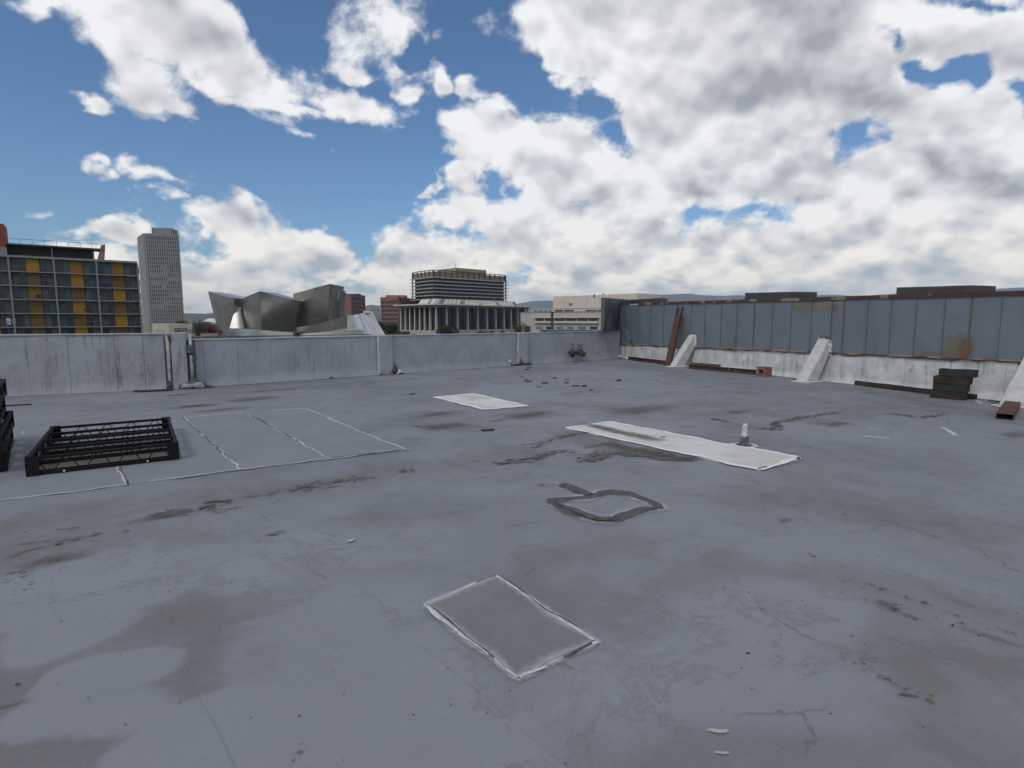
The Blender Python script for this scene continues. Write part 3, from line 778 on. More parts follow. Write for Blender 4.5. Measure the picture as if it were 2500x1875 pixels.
# ------------------------------------------------------------------ parapets and the clad wall
M_PAR = mat('parapet_coating', (0.375,0.385,0.41), .65, col2=(0.31,0.32,0.342), vscale=1.8, bump=.006, bscale=9, streak=.35)
M_PAR2 = mat('parapet_coating_dirty', (0.36,0.368,0.385), .65, col2=(0.285,0.29,0.305), vscale=1.8, bump=.007, bscale=9, streak=1.25)
M_WALLW = mat('white_peeling_paint', (0.66,0.66,0.65), .7, col2=(0.50,0.50,0.50), vscale=2.2, bump=.008, bscale=8, streak=1.25)
M_BRACE = mat('brace_paint', (0.60,0.59,0.57), .75, col2=(0.47,0.455,0.43), vscale=3.5, bump=.008, bscale=14, streak=.5)
def sheet(a, b, z0, z1, n, off, seed, amp=.012, nx=10, nz=8, th=.01, flare=.05):
    """upright membrane sheet between plan points a and b, wrinkled, turned out at its foot"""
    m = MB(); vs = []; fs = []
    for j in range(nz+1):
        for i in range(nx+1):
            t = i/nx; u = j/nz
            z = (z0[0]*(1-t)+z0[1]*t)*(1-u) + (z1[0]*(1-t)+z1[1]*t)*u
            p = a.lerp(b, t)
            w = mnoise.fractal((t*2.4+seed, u*3, seed*.7), .9, 2.0, 3)*amp
            fl = flare*max(0, 1-u/.09)**1.5
            e = min(i, nx-i, 1)
            q = p + n*(off + w*e + fl)
            vs.append((q.x, q.y, z))
    for j in range(nz):
        for i in range(nx):
            k = j*(nx+1)+i; fs.append((k, k+1, k+nx+2, k+nx+1))
    m.add(vs, fs)
    # edges folded back to the wall
    for i in (0, nx):
        for j in range(nz):
            k = j*(nx+1)+i; A, B = Vector(vs[k]), Vector(vs[k+nx+1])
            m.add([A, B, B-n*(off+.03), A-n*(off+.03)], [(0,1,2,3)])
    return m
def line_hit(px, A, B):
    """plan point where the view plane through photo column px (at y = 780) meets line AB"""
    d = ray(px, 780); d = Vector((d.x, d.y, 0)); o = Vector((0,0,0)); v = B-A
    den = d.x*v.y - d.y*v.x
    t = (A.x*v.y - A.y*v.x)/den
    return Vector((d.x*t, d.y*t, 0))

# --- tall left parapet
LA, LB = G(30, 967), G(408, 950)
LA = LA + (LA-LB).normalized()*5.0
tl = (LB-LA).normalized(); nl = Vector((tl.y, -tl.x, 0))
HL = 1.29
wl = thing('parapet_wall', 'tall streaked grey parapet at far left below the yellow panelled flats', 'parapet', LA)
def addw(m, name, mt, par, **k):
    m.v = [tuple(rel(par, p)) for p in m.v]; return m.build(name, mt, par, **k)
addw(MB().obox(LA-nl*.32, LB-LA, nl*.32, (0,0,HL-.03)), 'core', M_PAR2, wl)
cuts = [LA, LA.lerp(LB,.14), LA.lerp(LB,.27)] + [line_hit(x, LA, LB) for x in (60,160,275,345)] + [LB]
cuts.sort(key=lambda p: (p-LA).dot(tl))
for i in range(len(cuts)-1):
    addw(sheet(cuts[i]-tl*.0, cuts[i+1]-tl*.006, (0,0), (HL-.03,HL-.03), nl, .012+.006*(i%2), 3+i*1.7, .016), 'membrane_sheet', M_PAR2, wl, smooth=True)
addw(MB().obox(LA-nl*.33+Vector((0,0,HL-.03)), LB-LA, nl*.37, (0,0,.03)), 'coping', M_PAR, wl, bevel=.01)

# --- low back parapet
BA, BB = G(448, 948.2), G(1512, 874.5)
BA = G(492,945) + (G(492,945)-G(1508,875)).normalized()*.55
tb = (BB-BA).normalized(); nb = Vector((tb.y, -tb.x, 0))
HB = 1.14
wb = thing('parapet_wall', 'long low grey parapet across the back in front of the concert hall', 'parapet', BA)
addw(MB().obox(BA-nb*.35, BB-BA, nb*.35, (0,0,HB-.03)), 'core', M_PAR, wb)
cols = [492,575,658,750,838,920,955,1017,1083,1147,1205,1264,1287,1368,1418,1468]
cuts = [BA] + [line_hit(x, BA, BB) for x in cols] + [BB]
for i in range(len(cuts)-1):
    addw(sheet(cuts[i], cuts[i+1]-tb*.004, (0,0), (HB-.03,HB-.03), nb, .010+.007*(i%2), 11+i*1.3, .014), 'membrane_sheet', M_PAR, wb, smooth=True)
addw(MB().obox(BA-nb*.36+Vector((0,0,HB-.03)), BB-BA, nb*.395, (0,0,.03)), 'coping', M_PAR, wb, bevel=.01)
# pilasters
for x0, x1 in ((921,953),(1263,1284)):
    a, b = line_hit(x0, BA, BB), line_hit(x1, BA, BB)
    addw(MB().obox(a-nb*.02, b-a, nb*.12, (0,0,HB+.004)), 'pilaster', M_PAR, wb, bevel=.015)
    m = MB(); prev = None
    for j in range(26):                      # sealed joint left of the pilaster
        z = HB*j/25; w = .03+.02*mnoise.noise((z*5, x0, 0)); p = a - tb*.015 + nb*(.045+.02*mnoise.noise((z*7, x0, 4)))
        row = [p-tb*w, p+nb*.02+tb*.01, p+tb*(w+.03)]
        row = [Vector((q.x,q.y,z)) for q in row]
        if prev: m.add(prev+row, [(0,1,4,3),(1,2,5,4)])
        prev = row
    addw(m, 'sealed_joint', M_WHITE, wb, smooth=True)
def tar_blob(par, c, pts, name='tar_patch', mt=None, th=.02, t=None, n=None, seed=0):
    """ragged tar smear on the wall: pts in (along, up) metres around c"""
    P = []
    for i in range(len(pts)):
        a, b = Vector((*pts[i],0)), Vector((*pts[(i+1)%len(pts)],0))
        for j in range(6):
            q = a.lerp(b, j/6); s = mnoise.noise_vector((q.x*14+seed, q.y*14, seed))*.035
            P.append(q+s)
    cen = sum(P, Vector())/len(P)
    m = MB(); vs = [c + t*cen.x + Vector((0,0,max(cen.y,.0))) + n*(th+.03)]
    for k in (.55, 1.0):
        for p in P:
            q = cen.lerp(p, k); o = (th*(1.1 if k < 1 else 0)) + .03 + .015*mnoise.noise((q.x*30, q.y*30, seed))*(k<1)
            vs.append(c + t*q.x + Vector((0,0,max(q.y,.002))) + n*o)
    N = len(P); fs = []
    for i in range(N):
        j = (i+1)%N; fs += [(0,1+i,1+j),(1+i,1+N+i,1+N+j,1+j)]
    m.add(vs, fs)
    return addw(m, name, mt or M_TAR, par)
c = line_hit(955, BA, BB)
tar_blob(wb, c, [(-.02,.42),(.03,.30),(.12,.16),(.30,.06),(.34,.0),(-.22,.0),(-.08,.08)], t=tb, n=nb*2.6, seed=2)
tar_blob(wb, line_hit(958, BA, BB)+nb*.01, [(.02,.02),(.24,.02),(.22,.10),(.06,.16)], mt=M_WHITE, th=.03, t=tb, n=nb*3.2, seed=8, name='peeled_flap')
c = line_hit(1268, BA, BB)
tar_blob(wb, c, [(-.05,.30),(.0,.16),(.10,.05),(.5,.0),(-.5,.0),(-.12,.06)], t=tb, n=nb*2.8, seed=4)
tar_blob(wb, line_hit(1240, BA, BB), [(-.05,.12),(.12,.10),(.10,.20),(0,.22)], mt=M_WHITE, th=.02, t=tb, n=nb*2.2, seed=5, name='peeled_flap')
tar_blob(wb, line_hit(1288, BA, BB), [(-.15,.02),(.15,.02),(.05,.10)], t=tb, n=nb*2.8, seed=7)
for x in (922, 800):
    tar_blob(wb, line_hit(x, BA, BB), [(-.06,.0),(.06,.0),(.03,.07)], t=tb, n=nb*2.8, seed=x)

# --- pier between the two parapets with its dark joint and pipe
PA, PB = line_hit(409, LA, LB+tl*3), line_hit(451, LA, LB+tl*3)
pr = thing('pier', 'short grey pier with tarred joints between the two parapets', 'pier', PA)
tp = (PB-PA).normalized(); npn = Vector((tp.y,-tp.x,0))
PAi = PA + tp*.035
addw(MB().obox(PAi-npn*.4, PB-PAi, npn*.46, (0,0,HL+.01)), 'core', M_PAR2, pr, bevel=.02)
addw(MB().obox(PA-npn*.36-tp*.005, tp*.04, npn*.345, (0,0,HL-.04)), 'dark_joint', M_TAR, pr)
tar_blob(pr, PA, [(-.06,HL-.01),(.05,HL),(.07,HL-.15),(.03,HL-.28),(-.03,HL-.12)], t=tp, n=npn*1.6, seed=3)
tar_blob(pr, PA, [(-.015,.0),(.03,.0),(.028,.6),(.022,1.0),(-.004,1.0),(-.008,.5)], t=tp, n=npn*1.2, seed=13, th=.012)
tar_blob(pr, PA, [(-.12,.02),(.03,.02),(.02,.14),(-.06,.22)], t=tp, n=npn*1.3, seed=6, th=.012)
# pipe standing in the gap
GP = PB + tp*.09
addw(MB().obox(PB-npn*.3+tp*.002, tp*.16, npn*.29, (0,0,HL-.16)), 'dark_gap', M_TAR, pr)
pp = thing('drain_pipe', 'thin pale upright pipe in the tarred gap right of the pier', 'pipe', GP+npn*.05)
MB().tube([(0,0,.14),(0,0,HL-.02)], .035, 10).build('pipe', mat('pale_pipe', (.42,.5,.53), .5, var=.3), pp, smooth=True)
MB().tube([(0,0,.14),(0,0,.16),(0,0,.30)], [.075,.07,.04], 10).build('collar', M_TAR, pp)
MB().tube([(0,0,.78),(0,0,.84),(0,0,.98),(0,0,1.02)], [.04,.085,.075,.04], 9).build('tar_wrap', M_TAR, pp)
tar_blob(pr, GP+npn*.05, [(.02,.60),(.09,.62),(.09,.88),(.04,.94)], t=tp, n=npn, seed=17)
tar_blob(pr, GP+npn*.10, [(-.30,.02),(-.26,.12),(-.02,.16),(.04,.24),(.16,.18),(.30,.08),(.45,.02),(.30,.0)], t=tp, n=npn, seed=9, th=.03)
tar_blob(pr, GP+npn*.18, [(-.26,.03),(-.22,.12),(.22,.15),(.24,.03)], t=tp, n=npn, seed=19, th=.02, mt=M_PAR, name='flashing')

# --- clad wall on the right
RA, RB = G(1508, 873.3), G(2415, 974)
tr = (RB-RA).normalized(); nr_ = Vector((tr.y, -tr.x, 0))     # towards the roof
if nr_.dot(-RA) < 0: nr_ = -nr_
RE = line_hit(2760, RA, RB)
Ltot = (RE-RA).length
s1, s2 = (line_hit(1561,RA,RB)-RA).dot(tr), (line_hit(2415,RA,RB)-RA).dot(tr)
def z_mb(s): return .614 + (.80-.614)*(s-s1)/(s2-s1)
def z_mt(s): return 2.20 + (2.10-2.20)*(s-s1)/(s2-s1)
wr = thing('clad_wall', 'high wall of blue grey metal sheets over a white base, rusty top rail, right side', 'wall', RA)
M_CLAD = bpy.data.materials.new('galvanised_sheet'); M_CLAD.use_nodes = True
def clad_mat():
    nt = M_CLAD.node_tree; b = nt.nodes['Principled BSDF']
    tc = nt.nodes.new('ShaderNodeTexCoord'); ob = tc.outputs['Object']
    oi = nt.nodes.new('ShaderNodeObjectInfo'); r = V(nt, oi.outputs['Random'])
    n1 = noise(nt, ob, 1.4, 6, .65); n2 = noise(nt, ob, 26, 4, .7); n3 = noise(nt, vmath(nt,'MULTIPLY',ob,(8,8,.5)), 1.5, 5, .6)
    c = mixc(nt, n1.step(.3,.7), (0.155,0.188,0.222), (0.195,0.225,0.252))
    c = mixc(nt, n2.step(.4,.75)*.5, c, (0.25,0.275,0.30))
    c = mixc(nt, n3.step(.52,.8)*.4, c, (0.115,0.14,0.17))
    c = mixc(nt, r*.2, c, (0.14,0.165,0.195))
    nt.links.new(c, b.inputs['Base Color'])
    b.inputs['Metallic'].default_value = .35; nt.links.new((n1*.3+.42).s, b.inputs['Roughness'])
    bn = nt.nodes.new('ShaderNodeBump'); bn.inputs['Distance'].default_value = 1.0; bn.inputs['Strength'].default_value = .6
    nt.links.new((n1*.02 + n2*.0012).s, bn.inputs['Height']); nt.links.new(bn.outputs[0], b.inputs['Normal'])
clad_mat()
M_RUST = mat('rust', (0.085,0.036,0.024), .85, col2=(0.15,0.062,0.036), vscale=6, bump=.003, bscale=40)
M_RUSTE = mat('rusty_rail', (0.075,0.038,0.028), .85, col2=(0.26,0.18,0.12), vscale=2.4, bump=.004, bscale=30, lo=.55, hi=.62)
M_FLASH = mat('rusty_flashing', (0.12,0.06,0.038), .8, col2=(0.36,0.235,0.13), vscale=1.4, bump=.003, lo=.4, hi=.6)
M_RED = mat('red_oxide_steel', (0.115,0.042,0.028), .7, col2=(0.088,0.04,0.03), vscale=5, bump=.002)
M_BROWN = mat('brown_steel', (0.062,0.035,0.032), .75, col2=(0.09,0.048,0.04), vscale=5, bump=.002)
addw(MB().add([*(RA-nr_*.3, RE-nr_*.3, RE, RA), *((RA-nr_*.3)+Vector((0,0,z_mb(0)-.02)), (RE-nr_*.3)+Vector((0,0,z_mb(Ltot)-.02)), RE+Vector((0,0,z_mb(Ltot)-.02)), RA+Vector((0,0,z_mb(0)-.02)))],
     [(0,1,2,3),(7,6,5,4),(0,4,5,1),(1,5,6,2),(2,6,7,3),(3,7,4,0)]), 'base_core', M_WALLW, wr)
M_SEAMR = mat('stained_seam', (0.17,0.12,0.09), .7, col2=(0.11,0.12,0.135), vscale=2.0)
bc = [RA] + [line_hit(x, RA, RB) for x in (1600,1745,1850,1990,2120,2220,2330,2470)] + [RE]
for i in range(len(bc)-1):
    sa, sb = (bc[i]-RA).dot(tr), (bc[i+1]-RA).dot(tr)
    addw(sheet(bc[i], bc[i+1]-tr*.004, (0,0), (z_mb(sa)-.03, z_mb(sb)-.03), nr_, .012+.006*(i%2), 31+i*1.9, .022, nx=14, flare=.10), 'membrane_sheet', M_WALLW, wr, smooth=True)
seams = [1502,1531,1561,1591,1623,1655,1690,1724,1763,1801,1844,1888,1934,1983,2033,2063,2120,2177,2238,2307,2372,2445,2530,2620,2720]
for i in range(len(seams)-1):
    a, b = line_hit(max(seams[i],1508.5), RA, RB), line_hit(seams[i+1], RA, RB)
    sa, sb = (a-RA).dot(tr), (b-RA).dot(tr)
    m = MB(); off = .045
    nx = 6; vs = []; fs = []
    w = sb-sa-.022
    for j in range(7):
        for k in range(nx+1):
            t = k/nx; s = sa+.011+w*t; u = j/6
            z = z_mb(s)*(1-u)+z_mt(s)*u
            bul = .010*math.sin(math.pi*t)*math.sin(math.pi*u)*(1 if (i*7)%3 else -.6)
            q = RA+tr*s+nr_*(off+bul); vs.append((q.x,q.y,z))
    for j in range(6):
        for k in range(nx):
            a0 = j*(nx+1)+k; fs.append((a0,a0+1,a0+nx+2,a0+nx+1))
    m.add(vs, fs)
    addw(m, 'metal_panel', M_CLAD, wr, smooth=True)
    # raised lock seam at the right edge of the panel
    m = MB(); s = sb
    q = RA+tr*(s-.011)+nr_*.02
    m.add([q+Vector((0,0,z_mb(s))), q+tr*.022+Vector((0,0,z_mb(s))), q+tr*.022+nr_*.048+Vector((0,0,z_mb(s))), q+nr_*.048+Vector((0,0,z_mb(s))),
           q+Vector((0,0,z_mt(s))), q+tr*.022+Vector((0,0,z_mt(s))), q+tr*.022+nr_*.048+Vector((0,0,z_mt(s))), q+nr_*.048+Vector((0,0,z_mt(s)))],
          [(0,1,2,3),(7,6,5,4),(0,4,5,1),(1,5,6,2),(2,6,7,3),(3,7,4,0)])
    addw(m, 'seam_rib', M_CLAD if i not in (9, 13, 14, 19) else M_SEAMR, wr)
addw(MB().add([RA-nr_*.10+Vector((0,0,z_mb(0)-.02)), RE-nr_*.10+Vector((0,0,z_mb(Ltot)-.02)), RE+nr_*.03+Vector((0,0,z_mb(Ltot)-.02)), RA+nr_*.03+Vector((0,0,z_mb(0)-.02)),
      RA-nr_*.10+Vector((0,0,z_mt(0)-.01)), RE-nr_*.10+Vector((0,0,z_mt(Ltot)-.01)), RE+nr_*.03+Vector((0,0,z_mt(Ltot)-.01)), RA+nr_*.03+Vector((0,0,z_mt(0)-.01))],
     [(0,1,2,3),(7,6,5,4),(0,4,5,1),(1,5,6,2),(2,6,7,3),(3,7,4,0)]), 'backing', M_CLAD, wr)
def along(par, name, s0, s1, zf, h, n0, n1, mt, jit=0.0, step=.12, bevel=0):
    m = MB(); k = max(2, int((s1-s0)/step)); prev = None
    for i in range(k+1):
        s = s0+(s1-s0)*i/k; z = zf(s); j = jit*mnoise.fractal((s*2.7, h*30, n0*10), .8, 2, 3)
        a, b = RA+tr*s+nr_*n0, RA+tr*s+nr_*n1
        row = [Vector((a.x,a.y,z+j)), Vector((b.x,b.y,z+j)), Vector((b.x,b.y,z+h)), Vector((a.x,a.y,z+h))]
        if prev: m.add(prev+row, [(0,1,5,4),(1,2,6,5),(2,3,7,6),(3,0,4,7)])
        else: m.add(row, [(0,3,2,1)])
        prev = row
    m.add(prev, [(0,1,2,3)])
    return addw(m, name, mt, par)
along(wr, 'bottom_flashing', .02, Ltot, lambda s: z_mb(s)-.02, .035, .03, .075, M_FLASH, jit=.012)
along(wr, 'flashing_shadow', .2, Ltot, lambda s: z_mb(s)-.045, .035, .02, .050, M_TAR, jit=.05)  # tar coloured strip painted in as the dark shadow beneath the flashing
sr = (line_hit(1561,RA,RB)-RA).dot(tr)
# top rail in lengths, butted
s = sr; k = 0
while s < Ltot:
    e = min(s+1.5+.4*((k*37)%5)/5, Ltot)
    along(wr, 'top_rail', s+.004, e-.004, lambda q: z_mt(q)-.035+.004*(k%2), .085, -.06, .085, M_RUSTE, jit=.006, step=.3)
    s = e; k += 1
along(wr, 'top_rail', .1, sr-.6, lambda q: z_mt(q)-.03, .035, -.05, .06, M_RUST)
along(wr, 'top_rail', sr-.59, sr-.01, lambda q: z_mt(q)-.03, .045, -.05, .065, mat('pale_rail', (.45,.46,.44), .6))
# worn white paint on the second panel, rust blooms on others
def smear(px, py, w, h, m, name='paint_smear', seed=0):
    a = line_hit(px, RA, RB); D = (a-Vector((0,0,0))).length
    z = EYE + (780-py)/1390.0*a.y
    P = []
    for i in range(26):
        t = 2*math.pi*i/26; r = 1+.75*mnoise.noise((math.cos(t)*1.6+seed, math.sin(t)*1.6, seed))
        P.append((math.cos(t)*w*r, math.sin(t)*h*r))
    mb = MB(); mb.add([a+tr*p[0]+nr_*.061+Vector((0,0,z+p[1])) for p in P], [tuple(range(26))])
    return addw(mb, name, m, wr)
M_SMR = mat('old_paint', (.34,.35,.35), .7, col2=(.17,.19,.205), vscale=9, lo=.4, hi=.6)
for i, (x, y, w, h) in enumerate(((1538,756,.03,.06),(1535,763,.04,.04),(1538,782,.07,.07),(1539,797,.05,.05),(1536,812,.05,.08),(1539,822,.05,.08),(1541,771,.03,.05))):
    smear(x, y, w, h, M_SMR, seed=i*1.3)
smear(1546, 834, .10, .10, M_TAR, 'tar_patch', seed=9)
def rust_glow(px, py, w, h, col, seed):
    m = bpy.data.materials.new('rust_bloom'); m.use_nodes = True; nt = m.node_tree
    b = nt.nodes['Principled BSDF']; b.inputs['Base Color'].default_value = (*col,1); b.inputs['Roughness'].default_value = .8
    tc = nt.nodes.new('ShaderNodeTexCoord'); x, y, z = sep(nt, tc.outputs['UV'])
    dx = (x-.5)*2; dy = (y-.5)*2
    r = (dx*dx+dy*dy).sqrt() + (noise(nt, tc.outputs['Object'], 5.0, 5, .65)-.5)*1.1
    nt.links.new((r.step(.95, .15)*.48).s, b.inputs['Alpha'])
    a = line_hit(px, RA, RB); z = EYE+(780-py)/1390.0*a.y
    mb = MB(); mb.add([a+tr*i*w+nr_*.0625+Vector((0,0,z+j*h)) for i, j in ((-1,-1),(1,-1),(1,1),(-1,1))], [(0,1,2,3)])
    o = addw(mb, 'rust_stain', m, wr)
    uv = o.data.uv_layers.new(name='UVMap')
    for l, c in zip(uv.data, ((0,0),(1,0),(1,1),(0,1))): l.uv = c
rust_glow(1958, 751, .42, .16, (.30,.23,.10), 1); rust_glow(2010, 750, .40, .17, (.40,.25,.08), 2); rust_glow(2040, 752, .2, .12, (.32,.22,.09), 3)
rust_glow(2352, 845, .40, .42, (.27,.21,.07), 4); rust_glow(2368, 850, .16, .40, (.30,.15,.05), 5); rust_glow(2290, 862, .5, .10, (.3,.2,.08), 6)
rust_glow(1800, 835, .10, .5, (.28,.14,.07), 7)

M_MILD = bpy.data.materials.new('mildew'); M_MILD.use_nodes = True
def mild():
    nt = M_MILD.node_tree; b = nt.nodes['Principled BSDF']; b.inputs['Base Color'].default_value = (.05,.05,.045,1); b.inputs['Roughness'].default_value = .9
    gp = nt.nodes.new('ShaderNodeNewGeometry'); tc = nt.nodes.new('ShaderNodeTexCoord'); x, y, z = sep(nt, tc.outputs['UV'])
    n1 = noise(nt, vmath(nt,'MULTIPLY',gp.outputs['Position'],(13,13,1.3)), 1.0, 6, .7); n2 = noise(nt, gp.outputs['Position'], 14, 5, .7)
    e = (x*(1.0-x)*4).step(0,.6)*(y*(1.0-y)*4).step(0,.5)
    nt.links.new((((n1-.5)*2.8+(n2-.5)*1.5+e*.55-.62).step(0,.9)*e*.55).s, b.inputs['Alpha'])
mild()
def mildew(par, A, t, n, px0, px1, z0, z1, off=.055):
    a, b_ = line_hit(px0, A, A+t*30), line_hit(px1, A, A+t*30)
    o = addw(MB().add([a+n*off+Vector((0,0,z0)), b_+n*off+Vector((0,0,z0)), b_+n*off+Vector((0,0,z1)), a+n*off+Vector((0,0,z1))], [(0,1,2,3)]), 'mildew_stain', M_MILD, par)
    uv = o.data.uv_layers.new(name='UVMap')
    for l, c in zip(uv.data, ((0,0),(1,0),(1,1),(0,1))): l.uv = c
for (x0,x1,z0,z1) in ((2035,2210,.05,.74),(2070,2300,.30,.76),(2150,2400,.02,.6),(2230,2450,.35,.78),(1690,1960,.2,.66),(2028,2060,.0,.5)):
    mildew(wr, RA, tr, nr_, x0, x1, z0, z1)
for (x0,x1,z0,z1) in ((10,190,.0,.95),(90,260,.2,1.2),(170,215,.0,.4),(220,405,.0,1.0),(262,292,.1,1.2),(300,400,.2,1.2)):
    mildew(wl, LA, tl, nl, x0, x1, z0, z1, .05)
for (x0,x1,z0,z1) in ((500,700,.1,1.0),(690,830,.05,.9)):
    mildew(wb, BA, tb, nb, x0, x1, z0, z1, .05)
# --- metal housing at the corner
M_HOUS = mat('housing_sheet', (0.15,0.165,0.185), .5, metal=.35, col2=(0.055,0.055,0.06), vscale=.9, bump=.004, bscale=3, lo=.38, hi=.66, streak=.8)
M_HOUSD = mat('housing_dark', (0.075,0.072,0.07), .6, metal=.2, col2=(0.055,0.055,0.055), vscale=1.2)
hz0, hz1 = 1.12, EYE + 52/1390*22.6
Q0, Q1, Q2 = AT(1467,780,22.6), AT(1536,780,24.9), AT(1613,780,22.7)
q0b = AT(1475,780,22.35)
hs = thing('metal_housing', 'dark sheet metal housing standing in the back corner behind the clad wall', 'metal housing', (Q0.x,Q0.y,hz0))
addw(MB().prism([(q.x,q.y) for q in (Q0, q0b, AT(1536,780,24.75))]+[(Q1.x+.2,Q1.y+1.0)], HB+.012, hz1), 'left_panel', M_HOUS, hs)
addw(MB().prism([(q.x,q.y) for q in (AT(1536.3,780,24.75), Q2)]+[(Q2.x+.5,Q2.y+.9),(Q1.x+.3,Q1.y+.95)], hz0-.6, hz1), 'right_panel', M_HOUSD, hs)
# broken edges where the parapet meets the wall
tar_blob(wr, RA+tr*.06, [(-.06,.60),(.05,.60),(.08,.50),(.02,.30),(-.04,.36)], t=tr, n=nr_*2.2, seed=41)
tar_blob(wr, RA+tr*.0, [(-.28,1.16),(-.1,1.18),(.0,1.36),(.16,1.34),(.2,1.15),(.12,.80),(.02,.80),(.06,1.05),(-.2,1.06)], t=tr, n=nr_*2.5, seed=43, mt=M_WHITE, name='sealant')
tar_blob(wr, RA+tr*.03, [(-.06,1.0),(.03,1.05),(.04,.65),(-.07,.72)], t=tr, n=nr_*2.9, seed=45)
tar_blob(wr, RA+tr*.1, [(-.3,.01),(.7,.01),(.3,.07),(.05,.35),(-.05,.1)], t=tr, n=nr_*3, seed=47, mt=M_WHITE, name='sealant')

# --- roof units behind the wall
for (x0, x1, y0, y1, lab) in ((1816,1939,718.5,715.5,'low dark rooftop box behind the clad wall, nearer the white block'),
                              (2183,2366,706,701,'wide dark rooftop box behind the clad wall at right')):
    a, b = line_hit(x0, RA-nr_*1.2, RB-nr_*1.2), line_hit(x1, RA-nr_*1.2, RB-nr_*1.2)
    t = thing('rooftop_unit', lab, 'rooftop unit', (a.x,a.y,0))
    za, zb = EYE+(780-y0)/1390*a.y, EYE+(780-y1)/1390*b.y
    bb, ab_ = b-nr_*.9, a-nr_*.9
    w = (b-a).normalized()
    addw(MB().prism([(a.x,a.y),(b.x,b.y),(bb.x,bb.y),(ab_.x,ab_.y)], 1.2, [za,zb,zb,za]), 'casing', M_HOUSD, t, bevel=.01)
    k = b - w*.28
    addw(MB().obox((k.x,k.y,zb-.28)+nr_*0, w*.03, nr_*.02, (0,0,.26)) if False else MB().obox(Vector((k.x,k.y,zb-.30))-nr_*.01, w*.03, nr_*.03, (0,0,.28)), 'seam_rib', M_HOUS, t)
    addw(MB().prism([(a.x,a.y),(b.x,b.y),(bb.x,bb.y),(ab_.x,ab_.y)], [za+.002,zb+.002,zb+.002,za+.002], [za+.03,zb+.03,zb+.03,za+.03]), 'lid', M_HOUS, t)
    addw(MB().prism([(p.x,p.y) for p in (a+w*.1-nr_*.1, b-w*.1-nr_*.1, bb-w*.1+nr_*.1, ab_+w*.1+nr_*.1)], -.05, 1.2), 'stand', M_HOUSD, t)

# --- diagonal braces
def brace(px, lab, w=.31, out=.86, zt=1.08, ragged=1):
    c = line_hit(px, RA, RB)
    t = thing('diagonal_brace', lab, 'brace', c)
    prof = [(out,0),(out-.02,.03),(.08,zt-.02),(.0,zt),(.0,zt-.36),(out-.40,0)]
    m = MB(); N = 12; vs = []
    for sgn in (0, 1):
        for q in prof:
            vs.append(c + tr*(w*(sgn-.5)) + nr_*q[0] + Vector((0,0,q[1])))
    k = len(prof); fs = [tuple(range(k)), tuple(reversed(range(k,2*k)))]+[(i,i+k,(i+1)%k+k,(i+1)%k) for i in range(k)]
    m.add(vs, fs); m.v = [tuple(rel(t,p)) for p in m.v]
    me = m.mesh('beam', M_BRACE)
    bm = bmesh.new(); bm.from_mesh(me); bmesh.ops.recalc_face_normals(bm, faces=bm.faces)
    bmesh.ops.bevel(bm, geom=list(bm.edges), offset=.018, segments=2, affect='EDGES')
    bmesh.ops.triangulate(bm, faces=[f for f in bm.faces if len(f.verts) > 4])
    bmesh.ops.subdivide_edges(bm, edges=[e for e in bm.edges if e.calc_length() > .15], cuts=4, use_grid_fill=True)
    for v in bm.verts:
        v.co += mnoise.noise_vector(v.co*6+Vector((px,0,0)))*.010
    bm.to_mesh(me); bm.free(); inst('beam', me, t)
    # crumbling sealant round head and foot
    for (name, mt, n0, pts, sd) in (('sealant', M_WHITE, .06, [(-w*.75,zt-.25),(-w*.6,zt+.05),(0,zt+.09),(w*.6,zt+.04),(w*.8,zt-.2),(w*.72,zt-.5),(w*.5,zt-.45),(w*.45,zt-.05),(-w*.45,zt-.02),(-w*.5,zt-.3)], px),
                                    ('tar_patch', M_TAR, .045, [(-w*.85,zt-.3),(-w*.6,zt+.05),(-.05,zt+.14),(w*.55,zt+.07),(w*.7,zt-.1),(0,zt-.1)], px+1)):
        mm_t = tar_blob(t, c, pts, name=name, mt=mt, th=n0, t=tr, n=nr_, seed=sd % 97)
    foot = MB(); vs = []; n = 40
    for ring, (rr, zz) in enumerate(((1.0,.035),(1.35,.004))):
        for i in range(n):
            a = 2*math.pi*i/n; q = 1+.28*mnoise.noise((math.cos(a)*3, math.sin(a)*3, px))
            vs.append(c+nr_*(out-.22)+tr*math.cos(a)*w*.62*rr*q+nr_*math.sin(a)*.36*rr*q+Vector((0,0,zz)))
    foot.add(vs, [(i,(i+1)%n,n+(i+1)%n,n+i) for i in range(n)])
    addw(foot, 'foot_sealant', M_WHITE, t)
    tar_blob(t, c+nr_*(out-.0)-tr*w*.55, [(-.09,.01),(.06,.01),(.03,.08)], t=tr, n=nr_*.6, seed=px%31)
    return t
brace(1694, 'white diagonal wall brace beside the leaning red steel channel')
brace(2018, 'middle white diagonal wall brace below the rust stained panels', w=.34, out=.80, zt=1.10)
brace(2548, 'white diagonal wall brace at the right edge of the picture', w=.36, out=.82, zt=1.02)
